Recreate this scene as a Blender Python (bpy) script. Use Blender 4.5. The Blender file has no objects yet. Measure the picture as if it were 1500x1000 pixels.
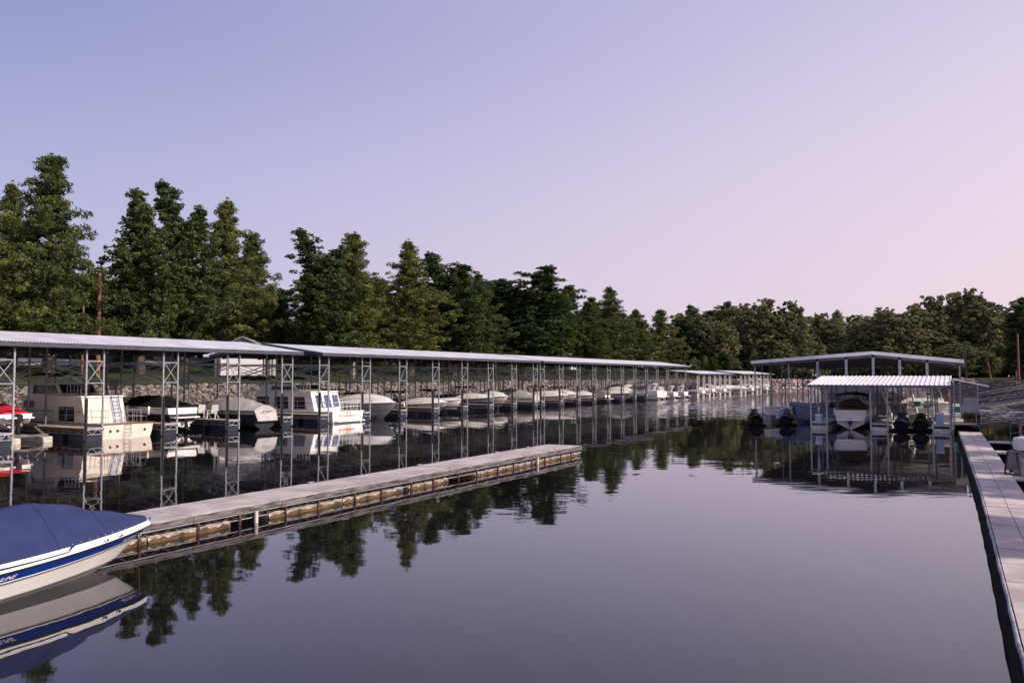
import bpy, math, random
import numpy as np
from mathutils import Vector, Matrix

S = bpy.context.scene
COL = S.collection
PI = math.pi
rnd = random.Random(11)

# ------------------------------------------------------------------ helpers
def lin(r, g, b):
    f = lambda c: (c/255/12.92) if c/255 <= .04045 else ((c/255+.055)/1.055)**2.4
    return (f(r), f(g), f(b), 1)

def mat(name, col, rough=.6, metal=0., var=.15, scale=3., bump=0., bscale=20., spec=.5, stretch=(1,1,1), col2=None, coat=0.):
    m = bpy.data.materials.new(name); m.use_nodes = True
    nt = m.node_tree; N = nt.nodes; L = nt.links
    p = N['Principled BSDF']
    p.inputs['Roughness'].default_value = rough; p.inputs['Metallic'].default_value = metal
    p.inputs['Specular IOR Level'].default_value = spec
    p.inputs['Coat Weight'].default_value = coat
    tc = N.new('ShaderNodeTexCoord'); mp = N.new('ShaderNodeMapping'); mp.inputs['Scale'].default_value = stretch
    L.new(tc.outputs['Object'], mp.inputs['Vector'])
    n = N.new('ShaderNodeTexNoise'); n.inputs['Scale'].default_value = scale; n.inputs['Detail'].default_value = 6
    L.new(mp.outputs[0], n.inputs['Vector'])
    mx = N.new('ShaderNodeMix'); mx.data_type = 'RGBA'
    c2 = col2 if col2 else tuple(c*(1-2*var) for c in col[:3])
    mx.inputs['A'].default_value = (*[min(1, c*(1+var*.6)) for c in col[:3]], 1); mx.inputs['B'].default_value = (*c2[:3], 1)
    mr = N.new('ShaderNodeMapRange'); mr.inputs['From Min'].default_value = .35; mr.inputs['From Max'].default_value = .65
    L.new(n.outputs['Fac'], mr.inputs['Value']); L.new(mr.outputs[0], mx.inputs['Factor'])
    L.new(mx.outputs['Result'], p.inputs['Base Color'])
    if bump:
        n2 = N.new('ShaderNodeTexNoise'); n2.inputs['Scale'].default_value = bscale; n2.inputs['Detail'].default_value = 5
        L.new(mp.outputs[0], n2.inputs['Vector'])
        b = N.new('ShaderNodeBump'); b.inputs['Strength'].default_value = 1; b.inputs['Distance'].default_value = bump
        L.new(n2.outputs['Fac'], b.inputs['Height']); L.new(b.outputs[0], p.inputs['Normal'])
    return m

class MB:
    def __init__(s): s.v = []; s.f = []; s.m = []; s.sm = []
    def add(s, vs, fs, mi=0, smooth=False):
        o = len(s.v); s.v += [tuple(v) for v in vs]
        for f in fs: s.f.append([i+o for i in f]); s.m.append(mi); s.sm.append(smooth)
    def box(s, x0, x1, y0, y1, z0, z1, mi=0):
        v = [(x, y, z) for z in (z0, z1) for y in (y0, y1) for x in (x0, x1)]
        s.add(v, [(0,2,3,1),(4,5,7,6),(0,1,5,4),(2,6,7,3),(0,4,6,2),(1,3,7,5)], mi)
    def bevbox(s, x0, x1, y0, y1, z0, z1, b=.03, mi=0):
        # box with chamfered vertical and top edges
        def ring(i, z): return [(x0+i+b,y0+i,z),(x1-i-b,y0+i,z),(x1-i,y0+i+b,z),(x1-i,y1-i-b,z),(x1-i-b,y1-i,z),(x0+i+b,y1-i,z),(x0+i,y1-i-b,z),(x0+i,y0+i+b,z)]
        v = ring(0, z0)+ring(0, z1-b)+ring(b, z1)
        f = [tuple(range(7,-1,-1)), tuple(range(16,24))]
        for k in (0, 8): f += [(k+i, k+(i+1)%8, k+8+(i+1)%8, k+8+i) for i in range(8)]
        s.add(v, f, mi)
    def bar(s, a, b, w, h=None, mi=0):
        a = Vector(a); b = Vector(b); d = (b-a).normalized(); h = h or w
        up = Vector((0,0,1)) if abs(d.z) < .95 else Vector((1,0,0))
        r = d.cross(up).normalized(); u = r.cross(d).normalized()
        v = [p+r*sx*w/2+u*sz*h/2 for p in (a, b) for sx, sz in ((-1,-1),(1,-1),(1,1),(-1,1))]
        s.add(v, [(0,3,2,1),(4,5,6,7),(0,1,5,4),(1,2,6,5),(2,3,7,6),(3,0,4,7)], mi)
    def tube(s, pts, r, n=8, mi=0, cap=True):
        pts = [Vector(p) for p in pts]; rs = r if isinstance(r, (list, tuple)) else [r]*len(pts)
        vs = []; prev = None
        for i, p in enumerate(pts):
            d = (pts[min(i+1, len(pts)-1)]-pts[max(i-1, 0)]).normalized()
            if prev is None:
                up = Vector((0,0,1)) if abs(d.z) < .9 else Vector((1,0,0)); a = d.cross(up).normalized()
            else: a = (prev-d*prev.dot(d)).normalized()
            prev = a; b = d.cross(a)
            vs += [p+(a*math.cos(2*PI*k/n)+b*math.sin(2*PI*k/n))*rs[i] for k in range(n)]
        fs = [(i*n+k, i*n+(k+1)%n, (i+1)*n+(k+1)%n, (i+1)*n+k) for i in range(len(pts)-1) for k in range(n)]
        s.add(vs, fs, mi, True)
        if cap: s.add(vs[:n], [tuple(range(n-1,-1,-1))], mi); s.add(vs[-n:], [tuple(range(n))], mi)
    def grid(s, nu, nv, fn, mi=0, smooth=True):
        vs = [fn(i/nu, j/nv) for i in range(nu+1) for j in range(nv+1)]
        fs = [(i*(nv+1)+j, (i+1)*(nv+1)+j, (i+1)*(nv+1)+j+1, i*(nv+1)+j+1) for i in range(nu) for j in range(nv)]
        s.add(vs, fs, mi, smooth)
    def lathe(s, prof, n=16, mi=0, c=(0,0)):
        vs = [(c[0]+r*math.cos(2*PI*k/n), c[1]+r*math.sin(2*PI*k/n), z) for r, z in prof for k in range(n)]
        s.add(vs, [(i*n+k, i*n+(k+1)%n, (i+1)*n+(k+1)%n, (i+1)*n+k) for i in range(len(prof)-1) for k in range(n)], mi, True)
    def poly(s, pts, mi=0): s.add(pts, [tuple(range(len(pts)))], mi)
    def prism(s, pts, d, mi=0):
        n = len(pts); q = [tuple(Vector(p)+Vector(d)) for p in pts]
        s.add(list(pts)+q, [tuple(range(n-1,-1,-1)), tuple(range(n, 2*n))]+[(i, (i+1)%n, n+(i+1)%n, n+i) for i in range(n)], mi)
    def mesh(s, name, mats):
        me = bpy.data.meshes.new(name); me.from_pydata(s.v, [], s.f)
        for m in (mats if isinstance(mats, (list, tuple)) else [mats]): me.materials.append(m)
        me.polygons.foreach_set('material_index', s.m); me.polygons.foreach_set('use_smooth', s.sm); me.update()
        return me
    def build(s, name, mats, parent=None, loc=(0,0,0), rz=0.):
        return place(name, s.mesh(name, mats), parent, loc, rz)

def place(name, me, parent=None, loc=(0,0,0), rz=0., scale=None):
    o = bpy.data.objects.new(name, me); COL.objects.link(o); o.parent = parent
    o.location = loc; o.rotation_euler = (0, 0, rz)
    if scale: o.scale = scale
    return o
def empty(name, loc=(0,0,0), rz=0.): 
    o = place(name, None, None, loc, rz); o.empty_display_size = .2; return o
def tag(o, label=None, cat=None, group=None, kind=None):
    for k, v in (('label', label), ('category', cat), ('group', group), ('kind', kind)):
        if v: o[k] = v
    return o
def copy_tree(o, parent=None):
    c = o.copy(); COL.objects.link(c); c.parent = parent
    for ch in list(o.children): copy_tree(ch, c)
    return c

def mesh_np(name, V, F, mats, attr=None, smooth=False):
    me = bpy.data.meshes.new(name); V = np.asarray(V, np.float32); F = np.asarray(F, np.int32); k = F.shape[1]
    me.vertices.add(len(V)); me.vertices.foreach_set('co', V.ravel())
    me.loops.add(F.size); me.loops.foreach_set('vertex_index', F.ravel())
    me.polygons.add(len(F)); me.polygons.foreach_set('loop_start', np.arange(0, F.size, k, dtype=np.int32))
    me.polygons.foreach_set('loop_total', np.full(len(F), k, np.int32))
    if smooth: me.polygons.foreach_set('use_smooth', np.ones(len(F), bool))
    for m in mats: me.materials.append(m)
    if attr is not None:
        a = me.attributes.new('tint', 'FLOAT', 'POINT'); a.data.foreach_set('value', np.asarray(attr, np.float32))
    me.update(calc_edges=True); me.validate(); return me

# ------------------------------------------------------------------ camera, sun, sky
CAMZ = 4.0; A = math.radians(29.47); FPX = 1167.
cd = bpy.data.cameras.new('camera'); cam = bpy.data.objects.new('camera', cd); COL.objects.link(cam)
cam.location = (0, 0, CAMZ); cam.rotation_euler = (math.radians(90+2.5), 0, A)
cd.sensor_width = 36; cd.lens = 36*FPX/1500; cd.clip_end = 8000; cd.clip_start = .1
S.camera = cam
SUN_AZ = math.radians(82); SUN_EL = math.radians(33)
sd = Vector((math.sin(SUN_AZ)*math.cos(SUN_EL), math.cos(SUN_AZ)*math.cos(SUN_EL), math.sin(SUN_EL)))
sl = bpy.data.lights.new('sun', 'SUN'); sun = bpy.data.objects.new('sun', sl); COL.objects.link(sun)
sl.energy = 5.2; sl.angle = math.radians(.6); sl.color = (1, .87, .74)
sun.rotation_euler = sd.to_track_quat('Z', 'Y').to_euler()

w = bpy.data.worlds.new('World'); S.world = w; w.use_nodes = True
nt = w.node_tree; N = nt.nodes; Lk = nt.links
bg = N['Background']
sky = N.new('ShaderNodeTexSky'); sky.sky_type = 'NISHITA'; sky.sun_disc = False
sky.sun_elevation = SUN_EL; sky.sun_rotation = SUN_AZ; sky.dust_density = 3.5; sky.air_density = 1.2; sky.ozone_density = 2
tc = N.new('ShaderNodeTexCoord'); sp = N.new('ShaderNodeSeparateXYZ'); Lk.new(tc.outputs['Generated'], sp.inputs[0])
def ramp(stops):
    r = N.new('ShaderNodeValToRGB'); r.color_ramp.interpolation = 'B_SPLINE'
    e = r.color_ramp.elements
    while len(e) < len(stops): e.new(.5)
    for k, (p, c) in enumerate(stops): e[k].position = p; e[k].color = lin(*c)
    Lk.new(sp.outputs['Z'], r.inputs['Fac']); return r
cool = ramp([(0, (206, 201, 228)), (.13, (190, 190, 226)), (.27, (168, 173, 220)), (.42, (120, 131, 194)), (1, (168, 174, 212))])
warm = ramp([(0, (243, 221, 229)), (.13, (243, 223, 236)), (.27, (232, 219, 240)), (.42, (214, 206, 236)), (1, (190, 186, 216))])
dt = N.new('ShaderNodeVectorMath'); dt.operation = 'DOT_PRODUCT'
dt.inputs[1].default_value = (math.sin(1.26), math.cos(1.26), 0); Lk.new(tc.outputs['Generated'], dt.inputs[0])
mr = N.new('ShaderNodeMapRange'); mr.inputs['From Min'].default_value = -.80; mr.inputs['From Max'].default_value = .36
Lk.new(dt.outputs['Value'], mr.inputs['Value'])
mx = N.new('ShaderNodeMix'); mx.data_type = 'RGBA'
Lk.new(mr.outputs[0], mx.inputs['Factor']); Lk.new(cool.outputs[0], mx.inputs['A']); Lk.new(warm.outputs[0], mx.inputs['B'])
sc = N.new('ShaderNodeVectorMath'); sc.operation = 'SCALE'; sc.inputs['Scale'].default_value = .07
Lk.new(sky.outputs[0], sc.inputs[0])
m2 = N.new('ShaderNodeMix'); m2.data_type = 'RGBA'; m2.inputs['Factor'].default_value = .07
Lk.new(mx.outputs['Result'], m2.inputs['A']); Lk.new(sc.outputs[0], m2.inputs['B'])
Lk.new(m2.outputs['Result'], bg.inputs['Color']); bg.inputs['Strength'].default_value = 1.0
S.view_settings.view_transform = 'Standard'; S.view_settings.look = 'None'; S.view_settings.exposure = 0
S.render.engine = 'CYCLES'; S.render.resolution_x = 1024; S.render.resolution_y = 682

# ------------------------------------------------------------------ materials
M = {}
M['galv'] = mat('galvanised steel', (.36, .37, .41), .45, .3, .15, 8)
M['fascia'] = mat('grey fascia metal', (.07, .07, .095), .5, .1, .15, 4)
M['fascia_w'] = mat('white fascia metal', (.82, .80, .82), .5, .0, .08, 2)
M['galv_dk'] = mat('dark steel', (.16, .165, .19), .55, .3, .2, 6)  # darker steel for inner posts, rafters and some rails
M['roof'] = mat('corrugated roof metal', (.64, .63, .68), .5, .1, .10, .7)
M['roof_w'] = mat('ribbed white roof', (.80, .78, .79), .45, .1, .10, .9)
M['pile'] = mat('black pile sleeve', (.012, .012, .016), .45, 0, .2, 5)
M['float_nv'] = mat('navy float drum', (.018, .022, .045), .45, 0, .2, 3)
M['float_wh'] = mat('beige float tub', (.55, .50, .45), .6, 0, .2, 3)
M['plank'] = mat('brown fascia board', (.20, .085, .045), .8, 0, .3, 6, .004, 30)
M['deck_c'] = mat('pale dock deck', (.40, .37, .37), .85, 0, .15, 2, .004, 40)
M['conc'] = mat('weathered concrete deck', (.43, .38, .365), .9, 0, .16, 1.3, .006, 35)
M['conc_r'] = mat('walkway panels', (.47, .40, .39), .85, 0, .16, 1.1, .004, 30)
M['timber'] = mat('grey weathered timber', (.16, .14, .14), .9, 0, .4, 3, .01, 25, stretch=(4, .6, 4))
M['rust'] = mat('rusty steel', (.10, .035, .03), .8, 0, .4, 9, .004, 40)
M['algae'] = mat('foam float with algae', (.58, .50, .42), .8, 0, .35, 4, .01, 18)
M['algae_g'] = mat('yellow brown algae', (.15, .085, .038), .95, 0, .5, 2.2, .03, 14, col2=(.04, .028, .02))
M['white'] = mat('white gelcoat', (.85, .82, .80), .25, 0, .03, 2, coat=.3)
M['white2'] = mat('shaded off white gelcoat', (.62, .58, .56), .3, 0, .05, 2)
M['cream'] = mat('cream painted cabin', (.72, .64, .55), .5, 0, .07, 1.5)
M['grey_hull_shade'] = mat('grey band and hull shade', (.30, .31, .33), .35, 0, .08, 2)  # grey for bands; on white hull sides it stands in for shade
M['bluegrey'] = mat('blue grey band and hull shade', (.17, .20, .28), .35, 0, .1, 2)
M['dkhull'] = mat('dark hull paint', (.03, .03, .038), .4, 0, .15, 2, spec=.3)
M['glass'] = mat('tinted glass', (.012, .014, .02), .06, 0, .1, 2, spec=.8)
M['glass_b'] = mat('blue reflecting glass', (.08, .11, .24), .08, 0, .2, 2, spec=.9)
M['cv_blue'] = mat('blue canvas', (.014, .026, .105), .85, 0, .12, 2.2, .010, 5)
M['cv_navy'] = mat('navy canvas', (.015, .02, .07), .85, 0, .2, 3, .01, 6)
M['cv_black'] = mat('black canvas', (.010, .010, .012), .95, 0, .2, 3, .01, 6, spec=.15)
M['cv_grey'] = mat('grey canvas', (.16, .145, .15), .9, 0, .2, 1.5, .02, 4)
M['cv_ltgrey'] = mat('pale grey canvas', (.42, .39, .39), .9, 0, .12, 1.5, .02, 4)
M['cv_red'] = mat('red canvas', (.50, .012, .03), .8, 0, .12, 2, .01, 5)
M['cv_brown'] = mat('brown canvas', (.055, .028, .028), .9, 0, .2, 3, .01, 5)
M['cv_maroon'] = mat('dark brown canvas', (.06, .035, .035), .9, 0, .2, 3, .01, 5)
M['chrome'] = mat('polished rail', (.62, .62, .65), .25, .8, .05, 5)
M['wrail'] = mat('white rail', (.75, .74, .74), .4, 0, .05, 5)
M['blackm'] = mat('black plastic', (.012, .012, .014), .4, 0, .2, 5)
M['stripe_b'] = mat('royal blue hull stripe', (.008, .035, .23), .22, 0, .05, 2, coat=.4)
M['stripe_n'] = mat('navy pinstripe', (.01, .015, .06), .25, 0, .05, 2)
M['stripe_g'] = mat('grey pinstripe', (.25, .25, .28), .3, 0, .05, 2)
M['teal'] = mat('teal plastic', (.02, .26, .25), .5, 0, .1, 4)
M['orange'] = mat('orange paint', (.75, .18, .02), .5, 0, .1, 4)
M['ltblue'] = mat('pale blue plastic', (.35, .42, .58), .5, 0, .1, 4)
M['blue'] = mat('blue paint', (.03, .12, .45), .4, 0, .1, 4)
M['pole'] = mat('brown wooden pole', (.24, .12, .075), .9, 0, .3, 2, .01, 12, stretch=(3, 3, .5))
M['bark'] = mat('tree bark', (.10, .075, .06), .95, 0, .35, 3, .03, 10, stretch=(3, 3, .6))
M['underside_shade'] = mat('painted roof shade', (.055, .05, .05), .9, 0, .2, 2)  # dark colour standing in for shade under the roofs, purlins and rafters included
M['siding'] = mat('grey siding', (.14, .14, .155), .7, 0, .1, 2)
M['tyre'] = mat('tyre rubber', (.02, .02, .02), .8)
M['bumper'] = mat('dock bumper', (.30, .31, .38), .6, 0, .3, 6, .01, 20)
M['blacksk'] = mat('black dock skirt', (.006, .006, .008), .95, 0, .2, 3, .01, 8, spec=.08)
M['pot'] = mat('terracotta pot', (.28, .12, .07), .8)
M['road'] = mat('sunlit concrete road', (.48, .46, .45), .9, 0, .1, .6)
M['ropem'] = mat('rope', (.45, .40, .33), .9)

def foliage_mat(name, a, b, haze=0.):
    m = bpy.data.materials.new(name); m.use_nodes = True; nt = m.node_tree; N = nt.nodes; L = nt.links
    p = N['Principled BSDF']; p.inputs['Roughness'].default_value = .65; p.inputs['Specular IOR Level'].default_value = .25
    at = N.new('ShaderNodeAttribute'); at.attribute_name = 'tint'
    mx = N.new('ShaderNodeMix'); mx.data_type = 'RGBA'; mx.inputs['A'].default_value = (*a, 1); mx.inputs['B'].default_value = (*b, 1)
    L.new(at.outputs['Fac'], mx.inputs['Factor'])
    oi = N.new('ShaderNodeObjectInfo'); hs = N.new('ShaderNodeHueSaturation')
    r1 = N.new('ShaderNodeMapRange'); r1.inputs['To Min'].default_value = .48; r1.inputs['To Max'].default_value = .525; L.new(oi.outputs['Random'], r1.inputs['Value'])
    r2 = N.new('ShaderNodeMapRange'); r2.inputs['To Min'].default_value = 1.25; r2.inputs['To Max'].default_value = .8; L.new(oi.outputs['Random'], r2.inputs['Value'])
    L.new(r1.outputs[0], hs.inputs['Hue']); L.new(r2.outputs[0], hs.inputs['Value']); L.new(mx.outputs['Result'], hs.inputs['Color'])
    L.new(hs.outputs[0], p.inputs['Base Color'])
    tr = N.new('ShaderNodeBsdfTranslucent'); L.new(hs.outputs[0], tr.inputs['Color'])
    ms = N.new('ShaderNodeMixShader'); ms.inputs[0].default_value = .28
    L.new(p.outputs[0], ms.inputs[1]); L.new(tr.outputs[0], ms.inputs[2]); L.new(ms.outputs[0], N['Material Output'].inputs['Surface'])
    return m
M['f_cyp'] = foliage_mat('feathery green foliage', (.034, .052, .016), (.150, .168, .045))
M['f_dark'] = foliage_mat('dark green foliage', (.020, .038, .014), (.105, .14, .042))
M['f_far'] = foliage_mat('olive foliage with painted haze', (.085, .10, .055), (.27, .265, .115))  # paler tones stand in for distance haze on the far trees
M['f_green'] = foliage_mat('bright green foliage', (.03, .055, .012), (.11, .15, .03))

# ------------------------------------------------------------------ ground and water
def lerp_pts(v, pts):
    return np.interp(v, [p[0] for p in pts], [p[1] for p in pts])
XR = [(-200, 9), (45, 9.5), (70, 8.5), (110, 6), (150, 2), (200, -3), (235, -12)]
YF = [(-400, 236), (-66, 236), (-40, 224), (-10, 214), (10, 205), (400, 205)]
def shore(x, y):
    return np.maximum.reduce([-66-x, x-lerp_pts(y, XR), y-lerp_pts(x, YF), -90-y])
def gz(x, y):
    x = np.asarray(x, float); y = np.asarray(y, float)
    d = shore(x, y); left = -66-x
    s = np.where(d > 0, np.minimum(d, 4.2)*.70, np.maximum(d*.6, -2.5))
    sl = np.where(left > 0, .105, .02)
    s = s+np.clip(d-4.2, 0, 42)*sl
    s = s+(d > 1)*(.12*np.sin(x*.31+y*.17)*np.sin(y*.23-x*.11))
    return s
def gz1(x, y): return float(gz(np.array([x]), np.array([y]))[0])
xs = np.concatenate([[-4000, -1500, -700, -400, -250, -180, -140], np.arange(-120, -72, 2.), np.arange(-72, -62, .7), np.arange(-62, 0, 4.), np.arange(0, 18, .7), np.arange(18, 60, 3.), [75, 100, 150, 250, 500, 1200, 4000]])
ys = np.concatenate([[-4000, -1000, -300, -120], np.arange(-95, 200, 3.), np.arange(200, 245, .8), np.arange(245, 300, 4.), [320, 350, 400, 500, 800, 1500, 5000]])
XX, YY = np.meshgrid(xs, ys, indexing='ij'); ZZ = gz(XX, YY)
V = np.stack([XX.ravel(), YY.ravel(), ZZ.ravel()], 1); nx, ny = len(xs), len(ys)
I = np.arange(nx*ny).reshape(nx, ny)
F = np.stack([I[:-1,:-1].ravel(), I[1:,:-1].ravel(), I[1:,1:].ravel(), I[:-1,1:].ravel()], 1)
gm = bpy.data.materials.new('grass and bank'); gm.use_nodes = True
nt = gm.node_tree; N = nt.nodes; L = nt.links; p = N['Principled BSDF']; p.inputs['Roughness'].default_value = .95; p.inputs['Specular IOR Level'].default_value = .1
g = N.new('ShaderNodeNewGeometry'); s3 = N.new('ShaderNodeSeparateXYZ'); L.new(g.outputs['Position'], s3.inputs[0])
n1 = N.new('ShaderNodeTexNoise'); n1.inputs['Scale'].default_value = .25; n1.inputs['Detail'].default_value = 9; L.new(g.outputs['Position'], n1.inputs['Vector'])
c1 = N.new('ShaderNodeValToRGB'); c1.color_ramp.elements[0].position = .35; c1.color_ramp.elements[1].position = .68
c1.color_ramp.elements[0].color = (.018, .028, .009, 1); c1.color_ramp.elements[1].color = (.048, .055, .02, 1); L.new(n1.outputs['Fac'], c1.inputs[0])
r = N.new('ShaderNodeMapRange'); r.inputs['From Min'].default_value = 2.65; r.inputs['From Max'].default_value = 2.95; L.new(s3.outputs['Z'], r.inputs['Value'])
mm = N.new('ShaderNodeMix'); mm.data_type = 'RGBA'; mm.inputs['A'].default_value = (.07, .055, .045, 1); L.new(r.outputs[0], mm.inputs['Factor']); L.new(c1.outputs[0], mm.inputs['B']); L.new(mm.outputs['Result'], p.inputs['Base Color'])
ground = place('ground', mesh_np('ground', V, F, [gm], smooth=True)); tag(ground, kind='structure')

wm = bpy.data.materials.new('lake water'); wm.use_nodes = True
nt = wm.node_tree; N = nt.nodes; L = nt.links; p = N['Principled BSDF']
p.inputs['Base Color'].default_value = (.008, .008, .016, 1); p.inputs['Roughness'].default_value = .02; p.inputs['IOR'].default_value = 1.6
g = N.new('ShaderNodeNewGeometry')
mp = N.new('ShaderNodeMapping'); mp.inputs['Scale'].default_value = (1, 1, 1); mp.inputs['Rotation'].default_value = (0, 0, -A)
L.new(g.outputs['Position'], mp.inputs['Vector'])
def nz(scale, det, strx=1., stry=1.):
    m_ = N.new('ShaderNodeMapping'); m_.inputs['Scale'].default_value = (strx, stry, 1); L.new(mp.outputs[0], m_.inputs[0])
    n_ = N.new('ShaderNodeTexNoise'); n_.inputs['Scale'].default_value = scale; n_.inputs['Detail'].default_value = det; L.new(m_.outputs[0], n_.inputs['Vector'])
    v_ = N.new('ShaderNodeVectorMath'); v_.operation = 'SUBTRACT'; v_.inputs[1].default_value = (.5, .5, .5); L.new(n_.outputs['Color'], v_.inputs[0]); return v_, n_
a1, _ = nz(1.6, 3, .45, 1.3); a2, _ = nz(.35, 2, .5, 1.)
msk = N.new('ShaderNodeTexNoise'); msk.inputs['Scale'].default_value = .03; msk.inputs['Detail'].default_value = 3; L.new(mp.outputs[0], msk.inputs['Vector'])
sy = N.new('ShaderNodeSeparateXYZ'); L.new(g.outputs['Position'], sy.inputs[0])
far = N.new('ShaderNodeMapRange'); far.inputs['From Min'].default_value = 70; far.inputs['From Max'].default_value = 105; far.inputs['To Min'].default_value = 0; far.inputs['To Max'].default_value = .75; L.new(sy.outputs['Y'], far.inputs['Value'])
mk = N.new('ShaderNodeMapRange'); mk.inputs['From Min'].default_value = .45; mk.inputs['From Max'].default_value = .62; mk.inputs['To Min'].default_value = .016; mk.inputs['To Max'].default_value = .030; L.new(msk.outputs['Fac'], mk.inputs['Value'])
fx = N.new('ShaderNodeMapRange'); fx.inputs['From Min'].default_value = -45; fx.inputs['From Max'].default_value = -33; L.new(sy.outputs['X'], fx.inputs['Value'])
fm_ = N.new('ShaderNodeMath'); fm_.operation = 'MULTIPLY'; L.new(far.outputs[0], fm_.inputs[0]); L.new(fx.outputs[0], fm_.inputs[1])
ad = N.new('ShaderNodeMath'); ad.operation = 'ADD'; L.new(fm_.outputs[0], ad.inputs[0]); L.new(mk.outputs[0], ad.inputs[1])
s1 = N.new('ShaderNodeVectorMath'); s1.operation = 'SCALE'; L.new(a1.outputs[0], s1.inputs[0]); L.new(ad.outputs[0], s1.inputs['Scale'])
s2 = N.new('ShaderNodeVectorMath'); s2.operation = 'SCALE'; s2.inputs['Scale'].default_value = .010; L.new(a2.outputs[0], s2.inputs[0])
av = N.new('ShaderNodeVectorMath'); av.operation = 'ADD'; L.new(s1.outputs[0], av.inputs[0]); L.new(s2.outputs[0], av.inputs[1])
mu = N.new('ShaderNodeVectorMath'); mu.operation = 'MULTIPLY'; mu.inputs[1].default_value = (1, 1, 0); L.new(av.outputs[0], mu.inputs[0])
a3 = N.new('ShaderNodeVectorMath'); a3.operation = 'ADD'; a3.inputs[1].default_value = (0, 0, 1); L.new(mu.outputs[0], a3.inputs[0])
nn = N.new('ShaderNodeVectorMath'); nn.operation = 'NORMALIZE'; L.new(a3.outputs[0], nn.inputs[0]); 
df = N.new('ShaderNodeBsdfDiffuse'); df.inputs['Color'].default_value = (.007, .006, .008, 1)
gl = N.new('ShaderNodeBsdfGlossy'); gl.inputs['Roughness'].default_value = .025; gl.inputs['Color'].default_value = (.97, .97, 1, 1); L.new(nn.outputs[0], gl.inputs['Normal'])
lw = N.new('ShaderNodeLayerWeight'); lw.inputs['Blend'].default_value = .5
pw = N.new('ShaderNodeMath'); pw.operation = 'POWER'; pw.inputs[1].default_value = 4.2; L.new(lw.outputs['Facing'], pw.inputs[0])
pm = N.new('ShaderNodeMath'); pm.operation = 'MULTIPLY_ADD'; pm.inputs[1].default_value = .96; pm.inputs[2].default_value = .025; L.new(pw.outputs[0], pm.inputs[0])
mw = N.new('ShaderNodeMixShader'); L.new(pm.outputs[0], mw.inputs[0]); L.new(df.outputs[0], mw.inputs[1]); L.new(gl.outputs[0], mw.inputs[2]); L.new(mw.outputs[0], N['Material Output'].inputs['Surface'])
wb = MB(); wb.poly([(-72, -95, 0), (22, -95, 0), (22, 245, 0), (-72, 245, 0)])
water = wb.build('water', wm); tag(water, kind='structure')

# road on the left bank
rb = MB()
ry = list(range(-30, 93, 3))
def rx(y): return -96.5-(max(0, y-60)**1.6)*.06
rb.add([(rx(y)+o, y, gz1(rx(y)+o, y)+.06) for y in ry for o in (-4.5, -1.5, 1.5, 4.5)], [(i*4+j, i*4+j+1, i*4+j+5, i*4+j+4) for i in range(len(ry)-1) for j in range(3)])
tag(rb.build('road', M['road']), kind='structure')

# riprap
def icos():
    t = (1+5**.5)/2
    v = np.array([(-1,t,0),(1,t,0),(-1,-t,0),(1,-t,0),(0,-1,t),(0,1,t),(0,-1,-t),(0,1,-t),(t,0,-1),(t,0,1),(-t,0,-1),(-t,0,1)])/1.9
    f = np.array([(0,11,5),(0,5,1),(0,1,7),(0,7,10),(0,10,11),(1,5,9),(5,11,4),(11,10,2),(10,7,6),(7,1,8),(3,9,4),(3,4,2),(3,2,6),(3,6,8),(3,8,9),(4,9,5),(2,4,11),(6,2,10),(8,6,7),(9,8,1)])
    return v, f
def rocks(name, pts, sz, m, seed):
    r = np.random.RandomState(seed); v, f = icos(); n = len(pts)
    sc = sz*r.lognormal(0, .35, (n, 1, 1))*r.uniform(.6, 1.3, (n, 1, 3)); V = v[None]*(1+r.uniform(-.25, .25, (n, 12, 1)))*sc
    a = r.uniform(0, 2*PI, n); ca, sa = np.cos(a), np.sin(a)
    X = V[:,:,0]*ca[:,None]-V[:,:,1]*sa[:,None]; Y = V[:,:,0]*sa[:,None]+V[:,:,1]*ca[:,None]
    V = np.stack([X, Y, V[:,:,2]*.8], 2)+pts[:,None,:]
    F = f[None]+(np.arange(n)*12)[:,None,None]
    return place(name, mesh_np(name, V.reshape(-1, 3), F.reshape(-1, 3), [m], attr=np.repeat(r.uniform(0, 1, n), 12)))
def rock_mat(name, a, b):
    m = bpy.data.materials.new(name); m.use_nodes = True; nt = m.node_tree; N = nt.nodes; L = nt.links
    at = N.new('ShaderNodeAttribute'); at.attribute_name = 'tint'; mx = N.new('ShaderNodeMix'); mx.data_type = 'RGBA'
    mx.inputs['A'].default_value = (*a, 1); mx.inputs['B'].default_value = (*b, 1); L.new(at.outputs['Fac'], mx.inputs['Factor'])
    L.new(mx.outputs['Result'], N['Principled BSDF'].inputs['Base Color']); N['Principled BSDF'].inputs['Roughness'].default_value = .9; return m
M['rock'] = rock_mat('pale riprap', (.05, .042, .04), (.27, .23, .21)); M['rock_f'] = rock_mat('far riprap with painted sun', (.30, .23, .20), (.80, .62, .54)); M['rock_d'] = rock_mat('dark riprap', (.04, .03, .028), (.19, .14, .125))  # far riprap colour raised to stand in for sunlight it misses
rs = np.random.RandomState(5)
n = 23000; x = -66-rs.uniform(-.8, 4.4, n); y = rs.uniform(5, 236, n); o1 = rocks('riprap', np.stack([x, y, gz(x, y)+.05], 1), .165, M['rock'], 1)
tag(o1, 'band of pale broken riprap along the left bank behind the docks', 'rocks', kind='stuff')
n = 6000; x = rs.uniform(-66, 2, n); y = lerp_pts(x, YF)+rs.uniform(-.8, 4.4, n); o1 = rocks('riprap', np.stack([x, y, gz(x, y)+.05], 1), .27, M['rock_f'], 2)
tag(o1, 'strip of pinkish riprap with painted sunlight on the far shore', 'rocks', kind='stuff')
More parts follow.
